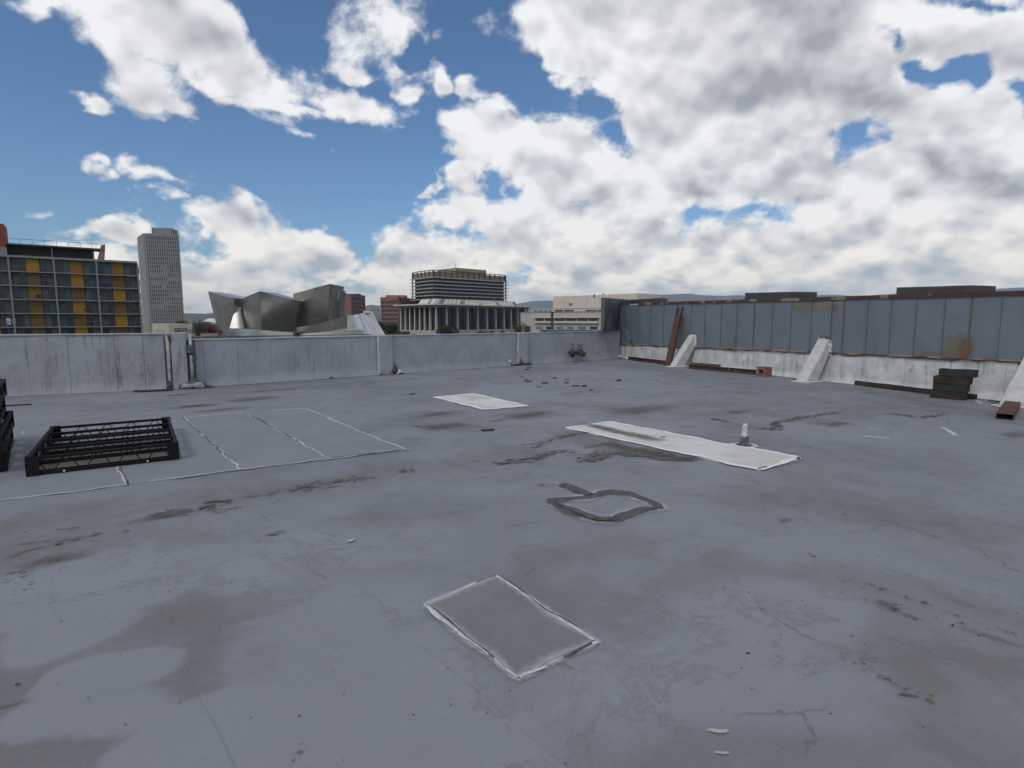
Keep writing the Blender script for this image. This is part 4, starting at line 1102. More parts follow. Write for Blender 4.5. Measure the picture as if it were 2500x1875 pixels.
# ------------------------------------------------------------------ things on the roof
# leaning red steel channel with its flanges running on above the web
f0, f1 = G(1629, 893), line_hit(1664, RA, RB)
t = thing('steel_channel', 'red oxide steel channel leaning upright on the clad wall', 'steel channel', f0)
top = f1 + nr_*.11; Ht = EYE + (780-749)/1390*f1.y
L = Vector((top.x-f0.x, top.y-f0.y, Ht)); ax = L.normalized(); Ln = L.length
sd_ = tr.copy(); fr = sd_.cross(ax).normalized()
if fr.dot(nr_) < 0: fr = -fr
W = .27
MB().obox(-sd_*W/2, sd_*W, ax*(Ln*.80), fr*.012).build('web', M_RED, t)
for s in (-1, 1):
    MB().obox(sd_*(s*W/2-(.012 if s > 0 else 0)) - fr*.085, sd_*.012, ax*Ln, fr*.084).build('flange', M_RED, t, label='red oxide flange running past the web')
MB().obox(-sd_*W/2+ax*(Ln*.80)+fr*.0125, sd_*W, ax*.10, fr*.010).build('end_plate', M_RED, t)
def lying(name, label, cat, p0, p1, w, h, mt, offz=0, bevel=.004, builder=None):
    t = thing(name, label, cat, (p0.x, p0.y, offz)); d = (p1-p0); Ln = d.length; u = d.normalized(); n = Vector((-u.y,u.x,0))
    return t, Ln, u, n
def ibeam(label, p0, p1, w, h, mt, z=0.0, name='steel_beam', cat='steel beam'):
    t, Ln, u, n = lying(name, label, cat, p0, p1, w, h, mt, z)
    MB().obox(-n*w/2, u*Ln, n*w, (0,0,.014)).build('bottom_flange', mt, t)
    MB().obox(-n*w/2+Vector((0,0,h-.014)), u*Ln, n*w, (0,0,.014)).build('top_flange', mt, t)
    MB().obox(-n*.006+Vector((0,0,.014)), u*Ln, n*.012, (0,0,h-.028)).build('web', mt, t)
    for k in (.5, .62, .72):
        if cat == 'steel beam' and Ln > 1.5:
            MB().obox(u*Ln*k-n*.01+Vector((0,0,h*.45)), u*.03, n*.02, (0,0,.03)).build('bolt', M_WHITE if k > .6 else M_TAR, t)
    return t
ibeam('brown steel beam lying by the white base, left of the leaning channel', G(1534,878), G(1652,893), .10, .13, M_BROWN)
b0, b1 = G(1682,899), G(1846,914)
ibeam('long brown steel beam lying between the first brace and the hollow block', b0, b1, .12, .13, M_BROWN)
u = (b1-b0).normalized(); n = Vector((-u.y,u.x,0))
t = thing('steel_offcut', 'short rusty angle piece lying on top of the brown beam beside the first brace', 'steel offcut', (b0.x+n.x*.03, b0.y+n.y*.03, .13))
MB().obox(-n*.09, u*1.15, n*.18, (0,0,.012)).build('leg_plate', M_RUST, t)
MB().obox(n*.078+Vector((0,0,.012)), u*1.15, n*.012, (0,0,.05)).build('upright_plate', M_RUST, t)
# hollow clay block
c = G(1847, 917); t = thing('hollow_block', 'pinkish red hollow block at the end of the brown beam', 'block', c)
M_CLAY = mat('clay', (.27,.12,.095), .9, var=.25, vscale=8, bump=.004)
a, bb = tr*.30, nr_*-.26
w = .07; hh = .26
m = MB()
for (o, x, y, z) in ((Vector((0,0,0)), a, bb, Vector((0,0,w))), (Vector((0,0,hh-w)), a, bb, Vector((0,0,w))),
                     (Vector((0,0,w)), a.normalized()*w, bb, Vector((0,0,hh-2*w))), (a-a.normalized()*w+Vector((0,0,w)), a.normalized()*w, bb, Vector((0,0,hh-2*w)))):
    m.obox(o, x, y, z)
m.build('shell', M_CLAY, t)
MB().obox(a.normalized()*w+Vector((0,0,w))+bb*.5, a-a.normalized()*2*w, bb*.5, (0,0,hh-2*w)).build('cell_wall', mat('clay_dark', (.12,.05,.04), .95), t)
# long dark timber
M_TIMB = mat('dark_timber', (0.025,0.020,0.016), .9, col2=(0.050,0.038,0.027), vscale=3, bump=.006, bscale=14, stretch=(1,1,1))
M_TIMG = mat('grey_timber', (0.018,0.020,0.020), .9, col2=(0.034,0.034,0.031), vscale=4, bump=.006, bscale=14)
M_TIMO = mat('brown_timber', (0.052,0.034,0.022), .9, col2=(0.026,0.018,0.014), vscale=4, bump=.006, bscale=14)
def timber(label, p, u, n, L, w, h, mt, seed, group=None, name='timber'):
    t = thing(name, label, 'timber', p, group=group)
    m = MB(); k = 16; prev = None
    for i in range(k+1):
        s = L*i/k; j = lambda q: .012*mnoise.noise((s*3+seed, q*5, seed))
        row = [u*s+n*(-w/2+j(1))+Vector((0,0,max(0,j(2)*.4))), u*s+n*(w/2+j(3))+Vector((0,0,max(0,j(4)*.4))), u*s+n*(w/2+j(5))+Vector((0,0,h+j(6))), u*s+n*(-w/2+j(7))+Vector((0,0,h+j(8)))]
        if prev: m.add(prev+row, [(0,1,5,4),(1,2,6,5),(2,3,7,6),(3,0,4,7)])
        else: m.add(row, [(3,2,1,0)])
        prev = row
    m.add(prev, [(0,1,2,3)])
    me = m.mesh('plank', mt); bm = bmesh.new(); bm.from_mesh(me); bmesh.ops.remove_doubles(bm, verts=bm.verts, dist=1e-4); bmesh.ops.recalc_face_normals(bm, faces=bm.faces); bm.to_mesh(me); bm.free()
    inst('plank', me, t)
    e = MB().obox(u*-.004-n*w*.38+Vector((0,0,h*.15)), u*.003, n*w*.76, (0,0,h*.7)); e.build('end_grain', M_TIMO, t)
    return t
p0, p1 = G(2089,939), G(2382,975)
u = (p1-p0).normalized(); n = Vector((-u.y,u.x,0))
timber('long dark timber lying on the roof, its far part behind the timber stack', p0, u, n, (p1-p0).length, .09, .10, M_TIMB, 3)
s0, s1_ = G(2270,969.5), G(2352,977)
u = (s1_-s0).normalized(); n = Vector((-u.y,u.x,0)); Ls = (s1_-s0).length*1.02
W4 = .24; base = s0+n*W4/2
for i, (dx, sx, mt, lab) in enumerate(((0,1.0,M_TIMO,'bottom brown timber of the stack of four, flat on the roof'), (.03,.97,M_TIMG,'second timber up in the stack of four, dark grey'),
                                  (.03,1.03,M_TIMO,'third timber up in the stack of four, brown and worn'), (.11,1.02,M_TIMG,'topmost timber of the stack of four, charcoal'))):
    h = .145
    timber(lab, base+u*dx+n*(.02*(i%2))+Vector((0,0,i*.152)), (u+n*.02*(i-1)).normalized(), n, Ls*sx, W4, h, mt, 11+i*5, 'timbers stacked by the clad wall')
# rusty channel at right
p0, p1 = G(2441,1023), G(2465,987)
d = (p1-p0); u = d.normalized(); n = Vector((u.y,-u.x,0))
t = thing('steel_channel', 'short rusty steel channel lying flat on the roof below the rightmost brace', 'steel channel', p0)
Wc = (G(2476,1024)-G(2432,1021)).length
MB().obox(-n*Wc*.25+Vector((0,0,.085)), d, n*Wc, (0,0,.012)).build('web', M_RED, t)
for s in (0,1): MB().obox(-n*Wc*.25+n*(s*(Wc-.012)), d, n*.012, (0,0,.085)).build('flange', M_RED, t)
MB().obox(-n*Wc*.25+n*.014+d*.1, d*.85, n*(Wc-.028), (0,0,.006)).build('bed_strip', M_TAR, t)
# little rusty plate by the brace foot
p = G(2420,978); t = thing('metal_scrap', 'small flat rusty scrap between the timber stack and the rightmost brace', 'scrap', p)
MB().obox((0,0,.001), tr*.42, nr_*.10, (0,0,.012)).build('plate', M_BROWN, t)

# vent pipe
p = G(1817,1087); t = thing('vent_pipe', 'small white topped vent pipe with a black tarred foot behind the long white patch', 'vent pipe', p)
rs = [(0,.11),(.006,.10),(.012,.065),(.03,.050),(.08,.046),(.12,.044)]
def ring_pipe(rs, seed, amp=.006, n=14, cap=True):
    vs = []; fs = []
    for j, (z, r) in enumerate(rs):
        for i in range(n):
            a = 2*math.pi*i/n; q = r+amp*mnoise.noise((math.cos(a)*2, math.sin(a)*2, z*20+seed)); vs.append((q*math.cos(a), q*math.sin(a), z))
    for j in range(len(rs)-1):
        for i in range(n): fs.append((j*n+i, j*n+(i+1)%n, (j+1)*n+(i+1)%n, (j+1)*n+i))
    if cap: fs.append(tuple(range((len(rs)-1)*n, len(rs)*n)))
    return MB().add(vs, fs)
ring_pipe(rs, 1, .012).build('tar_boot', M_TAR, t, smooth=True)
ring_pipe([(.11,.041),(.16,.037),(.20,.034),(.26,.030),(.285,.027)], 2, .006).build('pipe', mat('pipe_white', (.62,.64,.65), .6, col2=(.25,.25,.25), vscale=28, lo=.5, hi=.6, bump=.004), t, smooth=True)
MB().tube([(0,0,.286),(0,0,.289)], .017, 10).build('bore', M_TAR, t)
ring_pipe([(0,.17),(.006,.10)], 7, .05, cap=False).build('foot_sealant', M_WHITE, t)

# green hose valves on the back parapet
M_GREEN = mat('valve_green', (0.045,0.085,0.055), .55, col2=(0.03,0.045,0.03), vscale=14, bump=.003)
M_BLACKI = mat('black_iron', (0.02,0.02,0.02), .5)
M_WHEEL = mat('rusty_wheel', (0.13,0.06,0.035), .8, var=.4, vscale=20)
vlabs = ['leftmost green hose valve, set a little apart, on the back parapet', 'middle green hose valve, close beside the right one on the parapet', 'rightmost green hose valve on the back parapet']
for (x, lab) in zip((1389,1405,1411), vlabs):
    w0 = line_hit(x, BA, BB)+nb*(.02 if x != 1405 else .02)
    zc = EYE-(859.5-780)/1390*w0.y
    out = nb
    t = thing('hose_valve', lab, 'valve', (w0.x,w0.y,zc), group='green hose valves on the back parapet')
    k = 1.55 if x == 1389 else 1.4
    a = out*.05*k; ln = .16*k
    MB().tube([out*0, out*ln*.5], .030*k, 12).build('inlet', M_GREEN, t, smooth=True)
    MB().tube([out*ln*.35, out*ln*.45, out*ln*.75, out*ln*1.05, out*ln*1.15], [.035*k,.055*k,.062*k,.055*k,.035*k], 14).build('body', M_GREEN, t, smooth=True)
    o2 = (out*.7+tb*(-.75 if x == 1389 else .5)-Vector((0,0,.5))).normalized(); cc = out*ln*.8
    MB().tube([cc, cc+o2*.09*k, cc+o2*.10*k, cc+o2*.13*k], [.042*k,.044*k,.056*k,.056*k], 14).build('outlet_cap', M_BLACKI if x == 1389 else M_GREEN, t, smooth=True)
    MB().tube([cc+Vector((0,0,.03*k)), cc+Vector((0,0,.085*k)), cc+Vector((0,0,.11*k))], [.034*k,.024*k,.016*k], 10).build('bonnet', M_GREEN, t, smooth=True)
    MB().tube([cc+Vector((0,0,.09*k)), cc+Vector((0,0,.215*k))], .009*k, 8).build('stem', M_BLACKI, t)
    hw = MB().torus(cc+Vector((0,0,.205*k)), .052*k, .008*k)
    for q in range(4):
        an = q*math.pi/4; d = Vector((math.cos(an), math.sin(an), 0))*.05*k
        hw.tube([cc+Vector((0,0,.205*k))-d, cc+Vector((0,0,.205*k))+d], .005*k, 5)
    hw.build('handwheel', M_WHEEL, t)
    e = cc+o2*.11*k; ch = MB(); P = []
    for i in range(9):
        s = i/8; P.append(e.lerp(cc*.9, s)+Vector((0,0,-.10*k*math.sin(math.pi*s)))+tb*.05*math.sin(math.pi*s))
    ch.tube(P, .005*k, 5).build('chain', M_BLACKI, t)
MB().tube([tuple(line_hit(1380,BA,BB)+nb*.05+Vector((0,0,.46))), tuple(line_hit(1395,BA,BB)+nb*.05+Vector((0,0,.44))), tuple(line_hit(1404,BA,BB)+nb*.05+Vector((0,0,.50)))], .008, 6)

# welded steel frames
M_FRAME = mat('black_frame_steel', (0.007,0.006,0.006), .7, col2=(0.020,0.012,0.011), vscale=6, bump=.002, spec=.25, lo=.45, hi=.75)
FW, FL_, FH = 1.33, 2.04, .20
FR_MESH = {}
def frame_meshes():
    d = {}
    d['long_rail'] = MB().box((0,0,FH-.035),(.035,FL_,FH)).box((0,0,0),(.035,FL_,.05)).mesh('long_rail', M_FRAME)
    d['corner_plate'] = MB().box((-.004,-.006,0),(.10,.0,FH+.006)).box((-.006,-.006,0),(-.0005,.10,FH+.006)).mesh('corner_plate', M_FRAME)
    d['top_bar'] = MB().box((.035,-.0175,FH-.032),(FW-.035,.0175,FH-.002)).mesh('top_bar', M_FRAME)
    d['bottom_bar'] = MB().box((.035,-.02,.004),(FW-.035,-.012,.06)).box((.035,-.012,.004),(FW-.035,.03,.012)).mesh('bottom_bar', M_FRAME)
    P = []; n = 4.5
    for i in range(73):
        t = i/72; P.append((.05+(FW-.1)*t, 0, .10+.072*math.sin(2*math.pi*n*t+math.pi*.5)*1.0))
    d['zigzag_rod'] = MB().tube(P, .0055, 5).mesh('zigzag_rod', M_FRAME, smooth=True)
    P = []
    for i in range(73):
        t = i/72; P.append((.017, .06+(FL_-.12)*t, .10+.07*math.sin(2*math.pi*6.5*t)))
    d['side_rod'] = MB().tube(P, .0055, 5).mesh('side_rod', M_FRAME, smooth=True)
    d['post'] = MB().box((.0,-.015,.05),(.035,.015,FH-.035)).mesh('post', M_FRAME)
    d['bolt'] = MB().tube([(0,-.0085,0),(0,-.013,0)], .010, 8).mesh('bolt', mat('bright_bolt', (.75,.75,.75), .5))
    return d
FM = frame_meshes()
def frame(label, loc, rz, tilt=0.0, group='welded steel frames'):
    t = thing('lattice_frame', label, 'metal frame', loc, rz, group)
    t.rotation_euler = (0, tilt, rz)
    inst('long_rail', FM['long_rail'], t); inst('long_rail', FM['long_rail'], t, (FW-.035,0,0))
    for x, y, sx, sy in ((0,0,1,1),(FW,0,-1,1),(0,FL_,1,-1),(FW,FL_,-1,-1)):
        inst('end_plate', FM['corner_plate'], t, (x,y,0), scale=(sx,sy,1))
    for i in range(5):
        y = .03+(FL_-.06)*i/4
        tb_ = inst('top_bar', FM['top_bar'], t, (0,y,0)); inst('bottom_bar', FM['bottom_bar'], t, (0,y,0))
        inst('zigzag_rod', FM['zigzag_rod'], t, (0,y+.002*i,0), scale=(1,1,1 if i%2 else 1))
        if 0 < i < 4:
            inst('post', FM['post'], t, (0.0005,y,0)); inst('post', FM['post'], t, (FW-.0355,y,0))
    inst('side_rod', FM['side_rod'], t); inst('side_rod', FM['side_rod'], t, (FW-.035,0,0))
    for x in (.30, FW-.30): inst('bolt', FM['bolt'], t, (x,.0,.028))
    return t
fl, frr = G(66,1166), G(437,1123)
rz = math.atan2((frr-fl).y, (frr-fl).x)
f = frame('low black steel lattice frame lying alone on the roof', (fl.x,fl.y,.002), rz)
f.scale = ((frr-fl).length/FW, 1.0, 1.0)
# worn brown ground sheet under the lone frame
t = thing('board', 'thin brown weathered board lying under the lone steel frame', 'board', (fl.x,fl.y,.011), rz)
MB().box((.05,.06,0),((frr-fl).length-.05,FL_-.45,.006)).build('sheet', mat('weathered_board', (.085,.075,.066), .9, col2=(.12,.105,.09), vscale=3, stretch=(1,6,1), bump=.002), t)
sc_, sl_ = G(30,1076), G(0,1178)
slabs = ['bottom frame of the stack of four at the left edge', 'second frame up of the stack at the left edge', 'third frame up of the stack at the left edge', 'topmost frame of the stack at the left edge']
rz2 = math.atan2((sc_-sl_).y, (sc_-sl_).x)-math.pi/2
ux = Vector((math.cos(rz2), math.sin(rz2), 0)); uy = Vector((-math.sin(rz2), math.cos(rz2), 0))
for i, lab in enumerate(slabs):
    far = sc_ + ux*.035 - ux*(.022*i)
    o = far - ux*FW - uy*(FL_+.03*((i*3)%4))
    fr_ = frame('black steel lattice frame, ' + lab, (o.x,o.y,.002+i*(FH+.008)), rz2+.012*(-1)**i)
MB()
t = thing('steel_bar', 'thin rusty rod sticking out of the frame stack at the left edge', 'rod', tuple(sc_ - ux*.35 + Vector((0,0,.48))))
MB().tube([(0,0,0), tuple(ux*.58+Vector((0,0,-.012)))], .010, 6).build('rod', M_RUST, t)

# bits lying about
M_FLK = mat('dark_flake', (0.055,0.045,0.04), .9, var=.4, vscale=30)
flakes = [(1275,921),(1285,928),(1291,932),(1330,935.5),(1315,945),(1383,935),(1405,942.5),(1426,942.5),(1443,953),(1354,923),(1292,897),(1287,902),(1407,887.5),(1006,962),(1190,1051),(1511,929),(1384,927)]
fm = []
for k in range(4):
    P = [(math.cos(a)*.16*(1+.5*mnoise.noise((math.cos(a)*2+k*5, math.sin(a)*2, k))), math.sin(a)*.075*(1+.6*mnoise.noise((math.cos(a)*2, math.sin(a)*2+k*5, k)))) for a in [i*2*math.pi/14 for i in range(14)]]
    fm.append(MB().prism(P, .0, [.012+.012*abs(p[0])/.16 for p in P]).mesh('flake', M_FLK))
for i, (x, y) in enumerate(flakes):
    g = G(x, y); o = inst('roofing_flake', fm[i%4], None, (g.x,g.y,.004), .7+.3*math.sin(i*3), scale=(.42+.42*((i*5)%4)/4,)*3)
    tag(o, 'small dark curled flake lying on the deck between white patch and valves', 'flake', 'dark roofing flakes on the deck')
g = G(375,955); o = inst('roofing_flake', fm[1], None, (g.x,g.y,.004), math.atan2(tl.y,tl.x), scale=(2.4,1.3,1.3)); tag(o, 'long dark strip of roofing felt lying at the foot of the tarred pier joint', 'flake')
def scrap(px, py, w, h, rz, label, mt, name='paper_scrap', cat='scrap', seed=0, z=.004, curl=.004):
    g = G(px,py); P = []
    for i in range(18):
        a = 2*math.pi*i/18; q = 1+.5*mnoise.noise((math.cos(a)*2.5+seed, math.sin(a)*2.5, seed)); P.append((math.cos(a)*w*q, math.sin(a)*h*q))
    m = MB().prism(P, 0, [.002+curl*abs(p[0])/w for p in P]); me = m.mesh(name, mt)
    return tag(inst(name, me, None, (g.x,g.y,z), rz), label, cat)
M_PAPER = mat('chipped_white', (.44,.42,.39), .8)
scrap(1753,1787,.038,.009,-.12, 'larger pale paint chip lying on the roof near the bottom right', M_PAPER, 'paint_chip', 'paint chip', 1)
scrap(1763,1841,.024,.004,-.1, 'smaller thin pale paint chip near the bottom edge of the picture', M_PAPER, 'paint_chip', 'paint chip', 2)
scrap(857,1321,.028,.016,.7, 'tiny pale paint chip left of the dark mastic square', M_PAPER, 'paint_chip', 'paint chip', 3)
scrap(1618,1069.5,.035,.022,.2, 'small bright blue scrap lying on the long white patch', mat('blue_plastic', (.06,.20,.60), .5), 'blue_scrap', 'scrap', 4, z=.016)
# grit, leaf bits and seeds: nobody could count these
m = MB()
for i in range(330):
    d = 1.6+abs(rng.normal())*6; x = rng.uniform(-1,1)*d*1.0; a = rng.uniform(0,6.28); r = rng.uniform(.002,.007)*(1 if rng.random() > .1 else 2)
    if d > 20: continue
    c, s = math.cos(a), math.sin(a); q = [(-1,-.35),(1,-.4),(.7,.5),(-.8,.3)]
    vs = [(x+(u*c-v*s)*r, d+(u*s+v*c)*r, .001) for u,v in q] + [(x, d, .001+r*.5)]
    m.add(vs, [(0,1,4),(1,2,4),(2,3,4),(3,0,4)])
tag(m.build('roof_grit', mat('grit', (.07,.055,.045), .9, var=.5, vscale=60)), 'dark grit and leaf bits scattered over the roof', 'grit', kind='stuff')
# ------------------------------------------------------------------ the city beyond
GZ = -32.0
def P2(px, Y): q = AT(px, 780, Y); return Vector((q.x, q.y, 0))
def ZZ(py, Y, px=1250): return AT(px, py, Y).z
M_GROUND = mat('city_ground', (0.10,0.11,0.085), .95, col2=(0.17,0.165,0.145), vscale=.02, detail=8)
gm = MB().add([(-30000,-6000,GZ),(30000,-6000,GZ),(30000,42000,GZ),(-30000,42000,GZ)], [(0,1,2,3)])
gnd = tag(gm.build('ground', M_GROUND), kind='structure')

def wallbox(t, name, a, b, depth, z0, z1, mt, kind=None, off=0.0, zb1=None):
    """box whose visible face runs a->b (plan), pushed back by depth away from the camera"""
    u = (b-a).normalized(); n = Vector((u.y,-u.x,0))
    if n.dot(-(a+b)/2) < 0: n = -n
    a2, b2 = a+n*off, b+n*off
    m = MB().prism([(p.x,p.y) for p in (a2, b2, b2-n*depth, a2-n*depth)], z0, [z1, zb1 if zb1 is not None else z1, zb1 if zb1 is not None else z1, z1])
    m.v = [tuple(rel(t,p)) for p in m.v]
    o = m.build(name, mt, t)
    if kind: o['kind'] = kind
    return o

# --- apartment block with yellow panels
M_CONC = mat('pale_concrete', (0.25,0.25,0.235), .8, var=.15, vscale=.6)
M_YEL = [mat('yellow_panel', (0.55,0.27,0.014), .6, var=.1, vscale=.5), mat('ochre_panel', (0.36,0.18,0.018), .6, var=.1, vscale=.5), mat('brown_panel', (0.23,0.12,0.022), .6, var=.1, vscale=.5)]
M_CURT = mat('curtain', (0.15,0.20,0.195), .6, col2=(0.055,0.075,0.075), vscale=1.6, stretch=(6,6,.15))
M_GLD = mat('dark_glass', (0.030,0.036,0.040), .15, spec=.6)
M_FRM = mat('window_frame', (0.10,0.10,0.10), .5)
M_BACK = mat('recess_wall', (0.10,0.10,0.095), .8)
A0, B0 = P2(-150, 113.5), P2(346, 134)
ta = (B0-A0).normalized(); na = Vector((ta.y,-ta.x,0))
if na.dot(-A0) < 0: na = -na
ap = thing('apartment_block', 'apartment block with balconies and yellow panels at far left', 'building', (A0.x,A0.y,0))
def aw(m, name, mt, **k):
    par = k.pop('par', ap); m.v = [tuple(rel(ap,p)) for p in m.v]; return m.build(name, mt, par, **k)
ztop = ZZ(639, 134); fh = 2.91
colpx = [-180, -73, 34, 143.5, 246, 345]
cpl = [line_hit(x, A0, B0) for x in colpx]
def ha(px): return line_hit(px, A0, B0)
fl_z = [ztop-.35-fh*k for k in range(0, 12)]
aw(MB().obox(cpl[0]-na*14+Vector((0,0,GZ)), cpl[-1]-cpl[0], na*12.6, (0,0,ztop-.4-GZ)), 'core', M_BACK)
aw(MB().obox(cpl[0]-na*14+Vector((0,0,ztop-.38)), cpl[-1]-cpl[0], na*14.05, (0,0,.45)), 'roof_edge', M_CONC)
for k in range(1, 12):
    aw(MB().obox(cpl[0]-na*1.35+Vector((0,0,fl_z[k]-.11)), cpl[-1]-cpl[0], na*1.5, (0,0,.22)), 'floor_slab', M_CONC)
for c in cpl:
    aw(MB().obox(c-ta*.16-na*1.3+Vector((0,0,GZ)), ta*.32, na*1.4, (0,0,ztop-.4-GZ)), 'column', M_CONC)
aw(MB().obox(cpl[-1]+ta*.16-na*14+Vector((0,0,GZ)), ta*.05, na*13, (0,0,ztop-.4-GZ)), 'end_wall', M_CONC)
for k in range(8):
    for q in (.2,):
        aw(MB().obox(cpl[-1]+ta*.18+Vector((0,0,fl_z[k]-2.4)), ta*.35, -na*.5, (0,0,1.5)), 'end_balcony_screen', mat('white_screen', (.6,.6,.6), .7))
ymap = {1:[0,1,0,2,1,0], 2:[0,2,1,2,2,2], 3:[1,0,2,0,2,0], 4:[1,2,0,2,0,2], 0:[2,0,1,0,1,0], }
for bi in range(len(cpl)-1):
    a, b = cpl[bi], cpl[bi+1]; L = (b-a).length
    for k in range(8):
        z0 = fl_z[k+1]+.11; h = fh-.24
        def seg(u0, u1, name, mt, d=-1.33, th=.06, zz=0, hh=h):
            return aw(MB().obox(a+ta*(L*u0)+na*d+Vector((0,0,z0+zz)), ta*(L*(u1-u0)), na*th, (0,0,hh)), name, mt)
        seg(.36 if bi else .30, .66 if bi else .62, 'panel', M_YEL[ymap[bi][k % 6]], th=.14)
        flip = (bi*3+k*5) % 7
        for (u0, u1, l) in ((.03,.19,0),(.19,.34,1),(.68,.82,1),(.82,.97,0)):
            lit = (l == 0) if flip not in (2,5) else (l == 1)
            w = seg(u0+.004, u1-.004, 'window', M_CURT if lit and (flip+int(u0*10)) % 5 else M_GLD, th=.10)
            fr = MB().obox(a+ta*(L*(u1-.006))-na*1.30+Vector((0,0,z0)), ta*.10, na*.12, (0,0,h)); fr.v = [tuple(rel(ap,p)) for p in fr.v]; fr.build('frame', M_FRM, w)
        r = MB()
        r.obox(a+ta*.17+na*.13+Vector((0,0,z0+.62)), ta*(L-.34), na*.015, (0,0,.02))
        r.obox(a+ta*.17+na*.12+Vector((0,0,z0+1.0)), ta*(L-.34), na*.05, (0,0,.06))
        for s in range(9): r.obox(a+ta*(.3+(L-.6)*s/8)+na*.12+Vector((0,0,z0-.1)), ta*.035, na*.035, (0,0,1.1))
        for s in range(3): r.obox(a+ta*.17+na*.13+Vector((0,0,z0+.2+.25*s)), ta*(L-.34), na*.015, (0,0,.02))
        aw(r, 'railing', M_FRM)
        # things people keep on their balconies
        if (bi*7+k*3) % 4 == 1:
            s = .25+.5*((bi*5+k*7)%9)/9
            pt = a+ta*(L*s)-na*.4
            pl_ = thing('balcony_plant', 'plants in pots', 'plant', (pt.x,pt.y,z0)) if False else None
# penthouse, canopy and roof railing
ra, rb = ha(34), ha(253)
aw(MB().obox(ha(-60)-na*6+Vector((0,0,ztop+.07)), ha(240)-ha(-60), na*4, (0,0,2.2)), 'penthouse', mat('penthouse_dark', (.03,.02,.018), .8))
aw(MB().obox(ra-na*6+Vector((0,0,ztop+2.28)), ha(265)-ra, na*5.4, (0,0,.28)), 'canopy', M_FRM)
for x in (139, 240): aw(MB().obox(ha(x)-na*1.9+Vector((0,0,ztop+.07)), ta*.25, na*.25, (0,0,2.2)), 'post', M_CONC)
r = MB(); r.obox(ra-na*.7+Vector((0,0,ztop+3.5)), ha(272)-ra, na*.05, (0,0,.07))
for s in range(9): r.obox(ra.lerp(ha(265), s/8)-na*.7+Vector((0,0,ztop+2.56)), ta*.06, na*.05, (0,0,1.0))
aw(r, 'roof_railing', M_FRM)
e0, e1 = ha(250)-na*.8, ha(272)-na*.8
m = MB().add([e0+Vector((0,0,ztop+.1)), e0+ta*1.3+Vector((0,0,ztop+.1)), e1+Vector((0,0,ztop+3.5)), e1-ta*.8+Vector((0,0,ztop+3.3))]+[p-na*5 for p in (e0+Vector((0,0,ztop+.1)), e0+ta*1.3+Vector((0,0,ztop+.1)), e1+Vector((0,0,ztop+3.5)), e1-ta*.8+Vector((0,0,ztop+3.3)))],
    [(0,1,2,3),(7,6,5,4),(0,4,5,1),(1,5,6,2),(2,6,7,3),(3,7,4,0)])
aw(m, 'canopy_wing', mat('wing_panel', (.30,.16,.13), .7))
aw(MB().obox(ha(-140)-na*8+Vector((0,0,ztop+.07)), ha(31)-ha(-140), na*7.6, (0,0,6.3)), 'stair_tower', mat('red_render', (.26,.05,.03), .7, var=.1, vscale=.4))
aw(MB().obox(ha(-140)-na*.4+Vector((0,0,ztop+.07)), ha(33)-ha(-140), na*.2, (0,0,1.5)), 'tower_plinth', M_CONC)
# plants and clutter on the balconies
def leaf_cloud(mb, c, rx, ry, rz, n, s, seed, shell=.35):
    r = np.random.default_rng(seed)
    for i in range(n):
        d = r.normal(size=3); d /= np.linalg.norm(d); q = (shell+(1-shell)*r.random()**.6)
        lump = 1+.35*mnoise.noise((d[0]*2.1+seed, d[1]*2.1, d[2]*2.1))
        p = Vector((c[0]+d[0]*rx*q*lump, c[1]+d[1]*ry*q*lump, c[2]+d[2]*rz*q*lump))
        a = Vector(r.normal(size=3)).normalized(); b = a.cross(Vector(r.normal(size=3))).normalized(); k = s*(.6+r.random())
        mb.add([p-a*k, p+b*k*.6, p+a*k, p-b*k*.6], [(0,1,2,3)])
    return mb
def foliage(name, c1, c2, vs=.5):
    if name in MATS: return MATS[name]
    m = bpy.data.materials.new(name); m.use_nodes = True; nt = m.node_tree; b = nt.nodes['Principled BSDF']
    b.inputs['Roughness'].default_value = .75; b.inputs['Specular IOR Level'].default_value = .25
    tc = nt.nodes.new('ShaderNodeTexCoord'); ge = nt.nodes.new('ShaderNodeNewGeometry')
    rn = V(nt, ge.outputs['Random Per Island'])
    f = (noise(nt, tc.outputs['Object'], vs, 3, .5).step(.35,.65)*.6 + rn*.4)
    nt.links.new(mixc(nt, f, c1, c2), b.inputs['Base Color']); MATS[name] = m; return m
F_DARK = foliage('dark_leaves', (0.020,0.032,0.014), (0.055,0.075,0.028), .25)
F_GREEN = foliage('green_leaves', (0.035,0.055,0.018), (0.11,0.135,0.04), .3)
F_OLIVE = foliage('olive_leaves', (0.06,0.062,0.03), (0.14,0.13,0.065), .4)
F_MAG = foliage('blossom', (0.10,0.035,0.05), (0.21,0.075,0.10), .3)
clut = [(118,697,'potted plant with yellow flowers on a balcony under the ochre panel, left bay','p'), (100,735,'bushy potted plant on a balcony, fourth row down in the left bay','p'),
        (215,755,'dark potted plant on a balcony rail in the middle bay','p'), (268,757,'leafy potted plant on a balcony in the right bay','p'), (330,757,'tall potted plant at the end of the right bay','p'),
        (218,787,'low potted plant in the middle bay, second row above the parapet','p'), (330,785,'reddish potted plant at the far end of the right bay, lowest rows','r'), (245,787,'small potted shrub beside the column of the right bay','p')]
